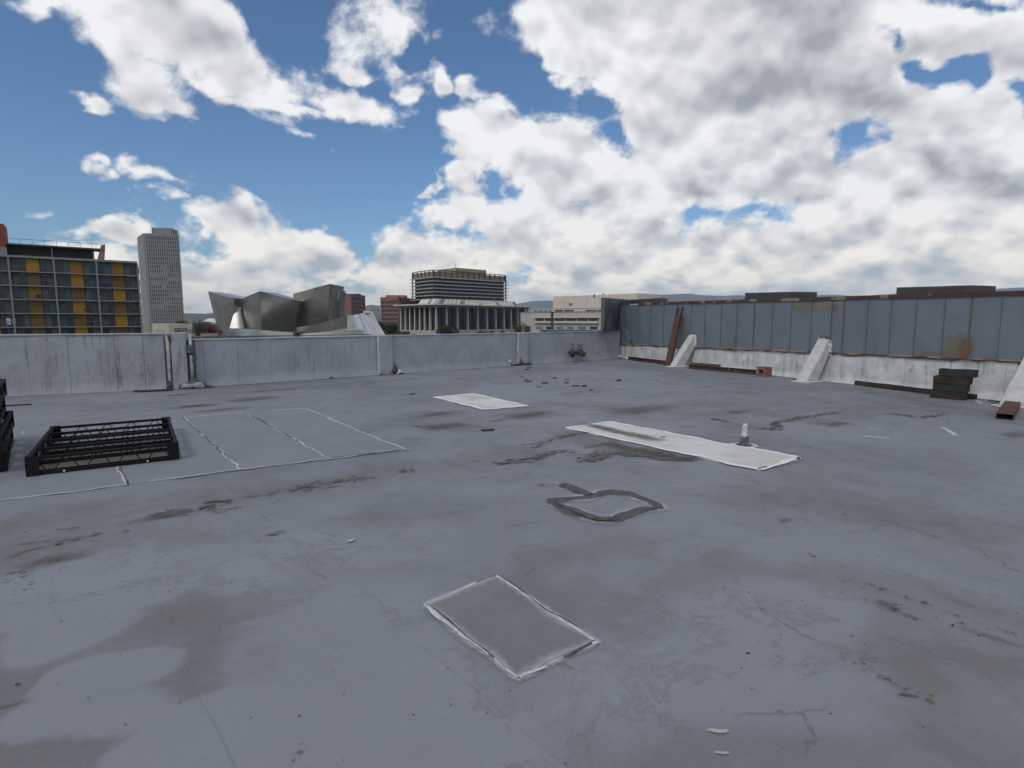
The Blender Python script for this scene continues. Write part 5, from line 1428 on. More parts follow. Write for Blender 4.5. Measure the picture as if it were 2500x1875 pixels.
for i, (x, y, lab, kd) in enumerate(clut):
    q = ha(x)-na*.35; z = ZZ(y, q.y, x); zf = max(zz for zz in [f_+.11 for f_ in fl_z] if zz < z+.4)
    t = thing('potted_plant', lab, 'plant', (q.x,q.y,zf))
    MB().tube([(0,0,0),(0,0,.35)], [.14,.19], 8).build('pot', mat('terracotta', (.22,.09,.05), .8), t)
    leaf_cloud(MB(), (0,0,.75), .6, .35, .45, 90, .12, 200+i).build('foliage', F_MAG if kd == 'r' else F_GREEN, t)
q = ha(253)-na*.0+na*.2; z = ZZ(692,q.y,253)
t = thing('towel', 'dark purple cloth hung over a balcony rail in the right bay', 'cloth', (q.x,q.y,z))
MB().obox((0,0,-.7), ta*1.3, na*.06, (0,0,.75)).build('cloth', mat('purple_cloth', (.03,.02,.08), .9), t)
q = ha(29)-na*.3; z = fl_z[5]+.11
t = thing('laundry', 'white washing hung on the lower balcony of the leftmost bay', 'laundry', (q.x,q.y,z))
MB().obox(-ta*.9+Vector((0,0,.4)), ta*.7, na*.05, (0,0,1.4)).obox(ta*.0+Vector((0,0,.7)), ta*.6, na*.05, (0,0,1.0)).build('cloth', mat('white_cloth', (.6,.6,.62), .9, var=.3, vscale=3), t)

# --- tall concrete office tower
M_TOW = mat('tower_concrete', (0.255,0.245,0.23), .85, var=.12, vscale=.08)
M_TWIN = mat('tower_glass', (0.022,0.025,0.03), .3)
T0, T1, T2 = P2(349,728), P2(364,692), P2(450,699)
to = thing('office_tower', 'tall pale concrete office tower with a grid of small windows', 'building', (T1.x,T1.y,0))
zt = ZZ(569.5,692,364)
u = (T2-T1).normalized(); nn = Vector((u.y,-u.x,0)); nn = nn if nn.dot(-T1) > 0 else -nn
m = MB().prism([(p.x,p.y) for p in (T0, T1-nn*.0, T2, T2+(T0-T1))], GZ, zt); m.v = [tuple(rel(to,p)) for p in m.v]
m.build('shaft', M_TOW, to)
Lt = (T2-T1).length; ncol, nrow = 15, 24
rh = (zt-ZZ(818,692,364))/ (nrow+1.2)
wl_, gr = MB(), MB()
x0, x1 = Lt*.075, Lt*.985
wallbox(to, 'recessed_glazing', T1+u*x0, T1+u*x1, .3, zt-3-rh*nrow, zt-3.0, M_TWIN, off=.35)
piers, spans = MB(), MB()
for i in range(ncol+1):
    s = x0+(x1-x0)*i/ncol
    piers.obox(T1+u*(s-.85)+nn*.0+Vector((0,0,zt-3-rh*nrow)), u*1.45, nn*1.15, (0,0,rh*nrow+.5))
for k in range(nrow+1):
    spans.obox(T1+u*x0+Vector((0,0,zt-3-rh*k-.75)), u*(x1-x0), nn*.85, (0,0,1.35))
for mb, nm in ((piers,'piers'),(spans,'spandrels')):
    mb.v = [tuple(rel(to,p)) for p in mb.v]; mb.build(nm, M_TOW, to, kind='stuff')
wallbox(to, 'parapet_band', T1+u*x0, T1+u*x1, 1.2, zt-3.0, zt, M_TOW, off=1.25)
for (c0, c1, r0, r1) in ((1,9,9,10),(1,9,11,12),(9,15,10,11),(6,9,6.8,8.2),(7,10,8,9),(9,15,14,15),(6,10,16,17),(1,6,17,18),(6,8,12,13)):
    wallbox(to, 'blank_panel', T1+u*(x0+(x1-x0)*c0/ncol), T1+u*(x0+(x1-x0)*c1/ncol), .3, zt-3-rh*(r1-.1), zt-3-rh*(r0+.1), M_TOW, off=.9)
pa, pb = T1+u*Lt*.17-nn*8, T1+u*Lt*.72-nn*8
wallbox(to, 'plant_room', pa, pb, 20, zt, ZZ(557,705,390), mat('tower_dark', (.24,.23,.22), .85), off=0)
wallbox(to, 'roof_mast', pa+u*1, pa+u*1.6, .6, zt, ZZ(554,700,370), M_FRM, off=.5)

# --- beige low building with the banner
bl = thing('beige_building', 'low beige block in front of the office tower carrying a dark banner', 'building', P2(411,262))
M_BEI = mat('beige_render', (0.45,0.42,0.36), .85, var=.1, vscale=.2); M_BEI2 = M_BEI
b0, b1, b2 = P2(370,285), P2(411,262), P2(467,266)
zb = ZZ(790.5,262,411)
m = MB().prism([(p.x,p.y) for p in (b0,b1,b2,b2+(b0-b1))], GZ, zb); m.v = [tuple(rel(bl,p)) for p in m.v]; m.build('wall', M_BEI, bl)
ub = (b2-b1).normalized(); nbb = Vector((ub.y,-ub.x,0)); nbb = nbb if nbb.dot(-b1) > 0 else -nbb
ul = (b0-b1).normalized(); nll = Vector((ul.y,-ul.x,0)); nll = nll if nll.dot(-b1) > 0 else -nll
for i in range(6):
    s = line_hit(380+i*3.6, b0, b1); wallbox(bl, 'window', s, s+ul*-.5, .1, ZZ(811,270,390), ZZ(805.5,270,390), M_GLD, off=.06)
sg = thing('banner', 'dark LA PHIL banner with red and yellow stripes on the beige block', 'banner', line_hit(424,b1,b2)+nbb*.1)
bz0, bz1 = ZZ(826,263,440), ZZ(801,263,440)
wB = (line_hit(454,b1,b2)-line_hit(424,b1,b2)).length
M_BAN = mat('banner_dark', (0.012,0.02,0.035), .6)
MB().obox((0,0,bz0), ub*wB, nbb*.10, (0,0,bz1-bz0)).build('panel', M_BAN, sg)
zz = lambda y: ZZ(y,263,440)
MB().add([nbb*.12+Vector((0,0,zz(810.5))), ub*wB*.98+nbb*.12+Vector((0,0,zz(811.5))), ub*wB*.98+nbb*.12+Vector((0,0,zz(807.6))), ub*wB*.35+nbb*.12+Vector((0,0,zz(807.4))), nbb*.12+Vector((0,0,zz(808.8)))], [(0,1,2,3,4)]).build('red_stripe', mat('banner_red', (.35,.02,.02), .6), sg)
MB().add([ub*wB*.5+nbb*.14+Vector((0,0,zz(811.0))), ub*wB*.98+nbb*.14+Vector((0,0,zz(812.4))), ub*wB*.98+nbb*.14+Vector((0,0,zz(810.2))), ub*wB*.5+nbb*.14+Vector((0,0,zz(809.6)))], [(0,1,2,3)]).build('yellow_stripe', mat('banner_yellow', (.55,.42,.03), .6), sg)
fc = bpy.data.curves.new('letters', 'FONT'); fc.body = 'LA PHIL'; fc.size = 1.0; fc.align_x = 'CENTER'; fc.extrude = .01; fc.space_character = 1.12
fo = bpy.data.objects.new('letters', fc); COL.objects.link(fo)
bpy.context.view_layer.update()
lm = bpy.data.meshes.new_from_object(fo.evaluated_get(bpy.context.evaluated_depsgraph_get()))
bpy.data.objects.remove(fo)
lm.materials.append(mat('letter_white', (.62,.66,.68), .6))
lo = inst('letters', lm, sg)
ww = max(v.co.x for v in lm.vertices)-min(v.co.x for v in lm.vertices); sc = wB*.92/ww
lo.matrix_local = Matrix.Translation(ub*wB*.5+nbb*.13+Vector((0,0,zz(806.9)))) @ Matrix.Rotation(math.atan2(ub.y,ub.x),4,'Z') @ Matrix.Rotation(math.pi/2,4,'X') @ Matrix.Diagonal((sc,(zz(801.8)-zz(806.9))/.73,1,1))
MB().obox((line_hit(456,b1,b2)-line_hit(424,b1,b2))+Vector((0,0,zz(806.5))), ub*1.7, nbb*.12, (0,0,.12)).obox((line_hit(460,b1,b2)-line_hit(424,b1,b2))+Vector((0,0,zz(822))), ub*.1, nbb*.12, (0,0,3)).build('bracket', M_FRM, sg)

# --- brick coloured blocks
def brick_block(label, pl, pc, pr, Yl, Yc, Yr, ytop, rows, nl_, nr2, mt, mw, ptop=None):
    a, c, b = P2(pl,Yl), P2(pc,Yc), P2(pr,Yr); t = thing('brick_tower', label, 'building', c); z1 = ZZ(ytop,Yc,pc)
    m = MB().prism([(p.x,p.y) for p in (a,c,b,b+(a-c))], GZ, z1); m.v = [tuple(rel(t,p)) for p in m.v]; m.build('wall', mt, t)
    zlow = ZZ(818,Yc,pc); rh = (z1-zlow)/rows
    for (p, q, n) in ((c,a,nl_),(c,b,nr2)):
        if not n: continue
        u = (q-p).normalized(); L = (q-p).length; no = Vector((u.y,-u.x,0)); no = no if no.dot(-p) > 0 else -no
        w = MB()
        wallbox(t, 'glazing', p+u*L*.03, p+u*L*.97, .2, zlow, z1-rh*.7, mw, off=.25)
        g = MB()
        for i in range(n+1): g.obox(p+u*(L*.03+L*.94*i/n-L*.10/n*2)+no*.0+Vector((0,0,zlow)), u*(L*.36/n), no*.9, (0,0,z1-zlow-rh*.7))
        for k in range(rows+1): g.obox(p+u*L*.02+Vector((0,0,zlow+rh*k-rh*.22-rh*.6)), u*L*.96, no*.8, (0,0,rh*.34))
        g.v = [tuple(rel(t,x)) for x in g.v]; g.build('facade_grid', mt, t, kind='stuff')
        wallbox(t, 'top_band', p+u*.1, q-u*.1, .3, z1-rh*.75, z1-.02, mt, off=1.0)
    if ptop:
        e, f, yt, mt2 = ptop
        q0, q1 = P2(e,Yc+18), P2(f,Yc+18); wallbox(t, 'plant_room', q0, q1, 14, z1, ZZ(yt,Yc+18,e), mt2)
    return t
M_BRK = mat('pink_brick', (0.30,0.185,0.155), .85, var=.12, vscale=.1)
M_BRK2 = mat('brown_brick', (0.215,0.125,0.108), .85, var=.12, vscale=.1)
brick_block('brown brick block standing right behind the concert hall', 826, 857, 892, 820, 800, 850, 718, 10, 0, 7, M_BRK2, M_TWIN, (830,878,717,M_BRK2))
brick_block('reddish brick block left of the terraced office building', 931.5, 975, 1030, 640, 620, 700, 725.6, 9, 9, 8, M_BRK2, M_TWIN, (943,990,720.5,mat('orange_roof', (.42,.13,.05), .7)))
q0, q1 = P2(929.5,655), P2(934.5,641)
t = thing('glass_slab', 'narrow pale glazed edge of the reddish brick block', 'building', q0); wallbox(t, 'slab', q0, q1, 6, GZ, ZZ(726,655,930), mat('pale_glass', (.35,.40,.42), .3), off=.1)

# --- office building with projecting floor slabs
M_LW = mat('slab_white', (0.47,0.46,0.42), .8); M_LG = mat('blue_black_glass', (0.035,0.04,0.058), .25, var=.4, vscale=.08); M_TAN = mat('tan_cladding', (0.235,0.195,0.125), .8, var=.08, vscale=.2)
M_DKM = mat('dark_metal', (0.05,0.045,0.045), .6)
wl3, wc, wr3 = P2(1016,634), P2(1061,602), P2(1229,672)
ob_ = thing('office_building', 'dark office building with projecting white floor ledges and a tan top', 'building', wc)
zc = lambda y: ZZ(y,602,1061)
opp = wr3+(wl3-wc)
m = MB().prism([(p.x,p.y) for p in (wl3,wc,wr3,opp)], GZ, zc(678)); m.v = [tuple(rel(ob_,p)) for p in m.v]; m.build('glazed_core', M_LG, ob_)
def out_poly(a, c, b, d, o):
    u = (a-c).normalized(); v = (b-c).normalized()
    return [a+u*o-v*o, c-u*o-v*o, b+v*o-u*o, d+u*o+v*o]
fs_ = [677.3, 686.1, 695, 703.7, 712.6, 721.4, 730.5]
for y in fs_:
    m = MB().prism([(p.x,p.y) for p in out_poly(wl3,wc,wr3,opp,4.6)], zc(y)-.45, zc(y)+.25); m.v = [tuple(rel(ob_,p)) for p in m.v]; m.build('floor_ledge', M_LW, ob_)
for k, y in enumerate(fs_):
    m = MB().prism([(p.x,p.y) for p in out_poly(wl3,wc,wr3,opp,.25)], zc(y)-3.75, zc(y)-2.5); m.v = [tuple(rel(ob_,p)) for p in m.v]
    m.build('spandrel', mat('grey_spandrel', (.12,.12,.135), .5), ob_)
uu, vv = (wl3-wc).normalized(), (wr3-wc).normalized()
nL = -vv; nR = -uu
for i in range(14):
    p = wc+vv*((wr3-wc).length*i/13); wallbox(ob_, 'mullion', p-vv*.45, p+vv*.45, .3, GZ, zc(678), M_DKM, off=.4)
for i in range(6):
    p = wc+uu*((wl3-wc).length*i/5); wallbox(ob_, 'mullion', p-uu*.45, p+uu*.45, .3, GZ, zc(678), M_DKM, off=.4)
for p in (wl3+uu*2.6-vv*2, wr3+vv*2.6-uu*2, wc-uu*2.2-vv*2.2):
    if p is not None and (p-wc).length > 5: wallbox(ob_, 'outer_post', p-vv*.5, p+vv*.5, 1, GZ, zc(660), M_DKM)
pol = out_poly(wl3,wc,wr3,opp,1.0)
m = MB().prism([(p.x,p.y) for p in pol], zc(676), zc(662.5)); m.v = [tuple(rel(ob_,p)) for p in m.v]; m.build('crown', M_TAN, ob_)
A_, C_, B_ = pol[0], pol[1], pol[2]
for (p, q, n) in ((C_,A_,5),(C_,B_,13)):
    d = (q-p).normalized(); L = (q-p).length
    for i in range(n+1):
        s = p+d*(L*i/n)
        wallbox(ob_, 'crown_post', s-d*.55, s+d*.55, .5, zc(677), zc(659.5), M_DKM, off=.9)
    wallbox(ob_, 'crown_rail', p, q, .6, zc(660.4), zc(658.4), M_DKM, off=1.0)
pa, pc2, pb = wc+vv*30+uu*12, wc+vv*52+uu*6, wc+vv*96+uu*6
pl2 = pa+uu*14
pc0 = P2(1113.5, 622); pcl = pc0+uu*38; pcr = pc0+vv*((P2(1173,660)-pc0).length*.98)
m = MB().prism([(p.x,p.y) for p in (pcl,pc0,pcr,pcr+(pcl-pc0))], zc(665), ZZ(653.5,622,1113)); m.v = [tuple(rel(ob_,p)) for p in m.v]; m.build('penthouse', mat('tan_light', (.30,.25,.15), .8), ob_)
wallbox(ob_, 'mast', pc0, pc0+vv*.5, .5, zc(660), ZZ(645,622,1113), M_LW)

# --- pavilion with tall columns
M_PV = mat('pavilion_white', (0.42,0.395,0.355), .8, var=.08, vscale=.2); M_PG = mat('pavilion_glass', (0.030,0.034,0.042), .18, col2=(0.07,0.075,0.09), vscale=.25, stretch=(3,3,.25))
M_CREAM = mat('clerestory_cream', (0.60,0.57,0.48), .7)
Yc = 452
cl, cc_, cr = P2(981,489), P2(1065,Yc), P2(1287,548)
pv = thing('pavilion', 'long white colonnaded pavilion with a flat overhanging roof', 'building', cc_)
zp = lambda y: ZZ(y,Yc,1065)
u1, u2 = (cl-cc_).normalized(), (cr-cc_).normalized()
ul_, ur_ = (cl-cc_).length, (cr-cc_).length
back = cr+u1*ul_
def pvp(poly, name, z0, z1, mt):
    m = MB().prism([(p.x,p.y) for p in poly], z0, z1); m.v = [tuple(rel(pv,p)) for p in m.v]; return m.build(name, mt, pv)
inn = [cl+u2*3.4-u1*0, cc_+u1*3+u2*3, cr+u1*3, back]
pvp(inn, 'glass_hall', zp(812), zp(748), M_PG)
pvp([cl+u1*1-u2*1, cc_-u1*1-u2*1, cr+u2*1-u1*1, back+u1+u2], 'plinth', GZ, zp(808.5), M_PV)
pvp([cl+u1*1.5-u2*1.5, cc_-u1*1.5-u2*1.5, cr+u2*1.5-u1*1.5, back+u1+u2], 'eave_beam', zp(749.5), zp(744.5), mat('eave_grey', (.26,.25,.235), .8))
# roof slab turned up at the corner lines
e = 5.5; eL, eC, eR, eB = cl+u1*5.5-u2*e, cc_-u1*e-u2*e, cr+u2*8-u1*e, back+u1*6+u2*6
pvp([eL,eC,eR,eB], 'roof_slab', zp(744.4), zp(741.6), M_CREAM)
pcol = [1090,1116.6,1141.6,1166,1188.4,1209.8,1230,1247.4,1263.7]
cps = [cc_]+[line_hit(x, cc_, cr) for x in pcol]+[cr]
lcol = [979.7,990.5,1001.7,1013.5,1025.5,1037.7,1050.5]
cps2 = [line_hit(x, cc_, cl) for x in lcol]
def column(c):
    m = MB(); z0, z1 = zp(812), zp(749.3)
    w0, w1 = 2.0, 1.15
    a, b = u2, u1
    vs = [c+a*(sx*w0*.5)+b*(sy*w0*.5)+Vector((0,0,z0)) for sx, sy in ((-1,-1),(1,-1),(1,1),(-1,1))]+[c+a*(sx*w1*.5)+b*(sy*w1*.5)+Vector((0,0,z1)) for sx, sy in ((-1,-1),(1,-1),(1,1),(-1,1))]
    m.add(vs, [(0,3,2,1),(4,5,6,7),(0,1,5,4),(1,2,6,5),(2,3,7,6),(3,0,4,7)]); m.v = [tuple(rel(pv,p)) for p in m.v]
    m.build('column', M_PV, pv)
for c in cps+cps2: column(c)
allc = [(cps[i],cps[i+1]) for i in range(len(cps)-1)]+[(cc_,cps2[-1])]+[(cps2[i],cps2[i+1]) for i in range(len(cps2)-1)]
for (a, b) in allc:
    d = (b-a).normalized(); L = (b-a).length; off = (u1+u2)*2.6
    for k in range(1, 5):
        p = a+d*(L*k/5)+off; wallbox(pv, 'mullion', p-d*.09, p+d*.09, .3, zp(812), zp(749), M_DKM, off=.1)
    wallbox(pv, 'sill_wall', a+(u1+u2)*1.2, b+(u1+u2)*1.2, .4, zp(812), zp(806.5), M_PV)
for i, c in enumerate([(1001,0),(1014,1),(1037,2)]):
    p = line_hit(c[0], cc_, cl)+(u1+u2)*2.2
    wallbox(pv, 'hanging_banner', p-u1*1.6, p+u1*1.6, .1, zp(788), zp(752), mat('banner_wine', (.12,.035,.05), .7), off=.4)
# clerestory: sloping cream panels above the slab
kL, kC, kR = P2(1019,492), P2(1058,468), P2(1267,560)
kb = kR+(kL-kC)
low = [kL,kC,kR,kb]; cen = sum(low, Vector())/4
zlo, zhi = zp(741.5), ZZ(731,490,1100)
kuL, kuR = (kL-kC), (kR-kC)
def slope(a, b, n, par, rise=zhi-zlo):
    for i in range(n):
        p, q = a.lerp(b, i/n+.006), a.lerp(b, (i+1)/n-.006)
        ins = (cen-(p+q)/2).normalized()*4.5
        jump = (i*7) % 5 in (2,)
        m = MB().add([p+Vector((0,0,zlo)), q+Vector((0,0,zlo)), q+ins+Vector((0,0,zhi)), p+ins+Vector((0,0,zhi)), p+ins*2+Vector((0,0,zlo)), q+ins*2+Vector((0,0,zlo)), q+ins*2+Vector((0,0,zhi)), p+ins*2+Vector((0,0,zhi))],
                     [(0,1,2,3),(3,2,6,7),(4,7,6,5),(0,3,7,4),(1,5,6,2),(0,4,5,1)])
        m.v = [tuple(rel(pv,x)) for x in m.v]
        m.build('clerestory_panel', mat('louvre_grey', (.22,.22,.22), .6) if jump else M_CREAM, pv)
slope(kC, kR, 22, pv); slope(kC, kL, 5, pv)
pvp([p.lerp(cen,.12) for p in low], 'clerestory_roof', zlo, zhi-.3, M_CREAM)
wallbox(pv, 'roof_vent', P2(1204,500), P2(1208,500), 3, zhi, zhi+1.5, M_DKM)

# --- white stepped block on the right
M_CW = mat('warm_white_panels', (0.56,0.505,0.435), .8, var=.06, vscale=.15); M_CW2 = mat('grey_white_panels', (0.46,0.425,0.39), .8, var=.06, vscale=.2)
M_GRW = mat('green_glass', (0.13,0.20,0.18), .3, var=.3, vscale=.3)
wb2 = thing('white_block', 'cream stepped office block with long rows of dark windows', 'building', P2(1554,402))
h0, h1, h2 = P2(1350,462), P2(1554,402), P2(1614,424)
def wp(poly, name, z0, z1, mt):
    m = MB().prism([(p.x,p.y) for p in poly], z0, z1); m.v = [tuple(rel(wb2,p)) for p in m.v]; return m.build(name, mt, wb2)
zw = lambda y, Y=402: ZZ(y,Y,1554)
wp([h0,h1,h2,h2+(h0-h1)], 'upper_block', zw(757), zw(716), M_CW)
uh = (h1-h0).normalized(); nh = Vector((uh.y,-uh.x,0)); nh = nh if nh.dot(-h0) > 0 else -nh
for x in (1376,1402,1431,1464,1489,1521): 
    p = line_hit(x,h0,h1); wallbox(wb2, 'panel_joint', p-uh*.10, p+uh*.10, .1, zw(752), zw(716.5), mat('joint_grey', (.30,.27,.24), .9), off=.04)
p, q = line_hit(1388.5,h0,h1), line_hit(1397,h0,h1); wallbox(wb2, 'louvre', p, q, .3, zw(747,450), zw(740,450), mat('louvre_brown', (.20,.16,.14), .8), off=.12)
wallbox(wb2, 'ledge', h0-uh*.5, h1, 2.2, ZZ(753.2,455,1355), ZZ(752.0,455,1355), M_CW, off=1.6)
# window band right under the upper block, running on to the left as a lower wing
g0, g1 = P2(1300,455), P2(1475,418)
ug = (g1-g0).normalized()
def band(name, x0, x1, y0, y1, mt, off, base=(None,None), th=.3):
    a, b = base; p, q = line_hit(x0,a,b), line_hit(x1,a,b); Y = (a+b).y/2
    return wallbox(wb2, name, p, q, th, ZZ(y1,p.y,x0), ZZ(y0,p.y,x0), mt, off=off, zb1=ZZ(y0,q.y,x1))
G0, G1 = P2(1271,440), P2(1620,352)
# lower, wider body
uG = (G1-G0).normalized(); nG = Vector((uG.y,-uG.x,0)); nG = nG if nG.dot(-G0) > 0 else -nG
zl = ZZ(763.2,440,1271)
wp([G0,G1,G1-nG*60,G0-nG*40], 'lower_body', GZ, zl, M_CW2)
wp([P2(1300,446),P2(1600,372),P2(1600,372)-nG*45,P2(1300,446)-nG*30], 'set_back_storey', zl, ZZ(755.2,446,1300), M_CW2)
SB = (P2(1300,446),P2(1600,372))
for i, (x0,x1) in enumerate(((1303,1312),(1314.5,1324),(1327,1336),(1339,1348),(1354.5,1374),(1377,1400),(1430,1456),(1459,1475))):
    band('window', x0, x1, 756.5, 761.5, M_GRW if i < 4 else M_GLD, .15, SB)
wallbox(wb2, 'coping', G0-uG*.3, G1, 1.2, zl, zl+.35, mat('coping_grey', (.30,.28,.27), .8), off=.4)
for i, (x0,x1) in enumerate(((1309.5,1327.5),(1331,1353),(1355.5,1379),(1382,1406),(1409,1434.5),(1437.5,1460))):
    band('window', x0, x1, 777, 783.6, M_GLD, .15, (G0,G1))
band('ledge', 1305, 1464, 774.6, 776.4, M_CW, 1.8, (G0,G1), th=2)
band('ledge', 1307, 1463, 784.0, 788.4, M_CW, 1.8, (G0,G1), th=2)
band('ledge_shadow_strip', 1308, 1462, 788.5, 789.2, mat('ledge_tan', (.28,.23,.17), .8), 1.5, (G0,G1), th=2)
for i, (x0,x1) in enumerate(((1284,1295),(1309,1324),(1334,1352),(1358.5,1375),(1385,1401),(1412,1430),(1441,1459))):
    band('window', x0, x1, 797.4, 803.4, M_GRW if i in (1,3,4,5) else M_GLD, .15, (G0,G1))
for k in range(10):
    p = G0.lerp(G1, .1*k+.05); wallbox(wb2, 'panel_joint', p-uG*.06, p+uG*.06, .1, GZ, zl-.05, mat('joint_grey2', (.34,.31,.28), .9), off=.03)
for x, h in ((1448,4),(1470,5),(1516,2)):
    p = P2(x,430); wallbox(wb2, 'roof_aerial', p, p+Vector((1.0,0,0)), .5, zw(722), zw(722-h*.6)+h*.4, M_DKM)

# --- lamp post
p = P2(1348,60); t = thing('lamp_post', 'thin dark post rising beyond the parapet before the cream block', 'post', (p.x,p.y,GZ))
MB().tube([(0,0,0),(0,0,ZZ(764,60)-GZ)], .13, 8).build('pole', M_DKM, t); MB().box((-.2,-.2,ZZ(764,60)-GZ),(.2,.2,ZZ(761.5,60)-GZ)).build('cap', M_DKM, t)

# --- copings of neighbouring roofs just beyond the parapet
for (lab, x0, Y0, y0, x1, Y1, y1, mt) in (('brown coping of the neighbouring roof beyond the left part of the long parapet', 452, 26, 821.5, 905, 34, 817.5, mat('brown_coping', (.20,.18,.155), .85, col2=(.12,.105,.09), vscale=1.1, stretch=(5,5,.1))),
                                       ('grey coping of the neighbouring roof in front of the cream block', 1320, 44, 804.6, 1475, 44, 805.2, mat('grey_coping', (.17,.17,.175), .8, var=.2, vscale=1.0))):
    a, b = P2(x0,Y0), P2(x1,Y1); t = thing('neighbour_wall', lab, 'wall', a)
    wallbox(t, 'wall', a, b, .5, GZ, ZZ(y0,Y0,x0)-.08, mt, zb1=ZZ(y1,Y1,x1)-.08)
    wallbox(t, 'coping', a, b, .7, ZZ(y0,Y0,x0)-.10, ZZ(y0,Y0,x0), mt, zb1=ZZ(y1,Y1,x1), off=.1)

# --- concert hall of curved steel
M_STEEL = bpy.data.materials.new('brushed_steel'); M_STEEL.use_nodes = True
def steel_mat(m, c, c2, rough):
    nt = m.node_tree; b = nt.nodes['Principled BSDF']; tc = nt.nodes.new('ShaderNodeTexCoord'); ob = tc.outputs['Object']
    b.inputs['Metallic'].default_value = .88
    n1 = noise(nt, ob, .12, 5, .6); n2 = noise(nt, vmath(nt,'MULTIPLY',ob,(.25,.25,2.2)), 1.0, 4, .6)
    br = nt.nodes.new('ShaderNodeTexBrick'); br.offset = .5
    x, y, z = sep(nt, ob); nt.links.new(xyz(nt, x+y*.3, z, 0.0), br.inputs['Vector'])
    br.inputs['Scale'].default_value = 1; br.inputs['Brick Width'].default_value = 3.2; br.inputs['Row Height'].default_value = .9; br.inputs['Mortar Size'].default_value = .03
    br.inputs['Color1'].default_value = (1,1,1,1); br.inputs['Color2'].default_value = (.86,.86,.86,1); br.inputs['Mortar'].default_value = (.6,.6,.6,1)
    col = mixc(nt, n1.step(.3,.7), c, c2)
    nt.links.new(mixc(nt, .8, col, br.outputs['Color'], 'MULTIPLY'), b.inputs['Base Color'])
    nt.links.new((n2*.12+rough).s, b.inputs['Roughness'])
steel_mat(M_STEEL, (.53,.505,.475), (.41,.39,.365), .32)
M_STEELB = bpy.data.materials.new('lit_steel'); M_STEELB.use_nodes = True
steel_mat(M_STEELB, (.66,.65,.64), (.58,.57,.56), .25)  # paler copy of the steel: light on lit faces put into its colour
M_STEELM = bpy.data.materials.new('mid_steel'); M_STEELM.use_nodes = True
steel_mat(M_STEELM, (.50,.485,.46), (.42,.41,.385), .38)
hall = thing('concert_hall', 'concert hall of tall curved stainless steel sails', 'building', P2(680,300))
def sail(name, tl_, tr_, br_, bl_, bulge=0.0, depth=14.0, mt=None, n=12, curl=0.0, sag=0.0, label=None):
    """curved steel skin between four corners (px, py, distance) with real depth behind it"""
    TL, TR, BR, BL = [AT(*q) for q in (tl_, tr_, br_, bl_)]
    no = ((TR-TL).cross(BL-TL)).normalized(); fwd = Vector((0,1,0))
    if no.y > 0: no = -no
    vs = []; fs = []
    for j in range(n+1):
        for i in range(n+1):
            s, t = i/n, j/n
            top = TL.lerp(TR, s); bot = BL.lerp(BR, s); p = top.lerp(bot, t)
            p = p + no*bulge*(4*s*(1-s)) + no*curl*(2*t-1)**2*(-1) + Vector((0,0,-sag*4*s*(1-s)*(1-t)))
            vs.append(p)
    N = (n+1)**2
    dv = Vector((0,1,0))*depth
    vs2 = [p+dv+(hall_c-p)*Vector((.06,0,0)).length*0 for p in vs]
    for j in range(n):
        for i in range(n):
            k = j*(n+1)+i; fs.append((k, k+n+1, k+n+2, k+1)); fs.append((N+k, N+k+1, N+k+n+2, N+k+n+1))
    rim = [i for i in range(n+1)]+[(j+1)*(n+1)-1 for j in range(1,n+1)]+[n*(n+1)+i for i in range(n-1,-1,-1)]+[j*(n+1) for j in range(n-1,0,-1)]
    for a in range(len(rim)):
        p, q = rim[a], rim[(a+1)%len(rim)]; fs.append((p, q, N+q, N+p))
    m = MB().add([rel(hall, p) for p in vs+vs2], fs)
    me = m.mesh(name, mt or M_STEEL); bm = bmesh.new(); bm.from_mesh(me); bmesh.ops.recalc_face_normals(bm, faces=bm.faces)
    for f in bm.faces: f.smooth = True
    for ed in bm.edges:
        if len(ed.link_faces) == 2 and ed.calc_face_angle(0) > .7: ed.smooth = False
    bm.to_mesh(me); bm.free()
    o = inst(name, me, hall)
    if label: o['label'] = label
    return o
hall_c = Vector((0,0,0))
sail('sail', (507.6,711,318), (573,728,300), (556,808,312), (533,812,322), .6, 16, label='leftmost flaring sail')
sail('sail', (507.6,711,318), (533,720,314), (545,812,322), (530,778,328), .5, 10)
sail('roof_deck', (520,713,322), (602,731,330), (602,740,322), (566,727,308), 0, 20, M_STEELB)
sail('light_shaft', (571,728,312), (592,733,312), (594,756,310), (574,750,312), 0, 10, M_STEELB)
sail('lit_edge', (571.5,742,303), (573.2,743,303), (559,806,305), (556,806,305), 0, 3, M_STEELB)  # lit edge of the inner slab, its light painted as paler steel
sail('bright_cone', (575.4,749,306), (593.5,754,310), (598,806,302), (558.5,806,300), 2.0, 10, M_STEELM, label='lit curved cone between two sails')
sail('sail', (590,730,303), (635,711,285), (640,818,296), (602,818,306), .6, 18, label='left face of the central block sail')
sail('sail', (635,711,285), (732.6,735,292), (712,820,303), (640,820,296), .5, 20, label='wide right face of the central sail')
sail('link_roof', (700,729,320), (716,726,318), (716,737,318), (716,738,318), 0, 8, M_STEELB)
sail('sail', (715.6,717.4,300), (805,693,284), (799,782,296), (722,802,306), .4, 24, label='tallest sail rising to a sharp point')
sail('sail', (805.5,693.5,284), (827,712,300), (815,776,304), (799,780,297), -2.0, 14, sag=2.2)
sail('fin', (827,713,288), (835,707.6,290), (832,776,296), (817,776,292), .6, 5, mat('fin_steel', (.30,.31,.31), .35, metal=.8))
sail('lit_edge', (827,712,287.5), (831,708,287.5), (826.5,730,288), (824,733,288), 0, 1.5, M_STEELB)  # light on the fin's left edge, painted as a strip of paler steel
sail('low_wall', (724,798.7,280), (848,770,262), (848,808,264), (728,822,282), 3.0, 10, label='low curved wall sweeping up to the right')
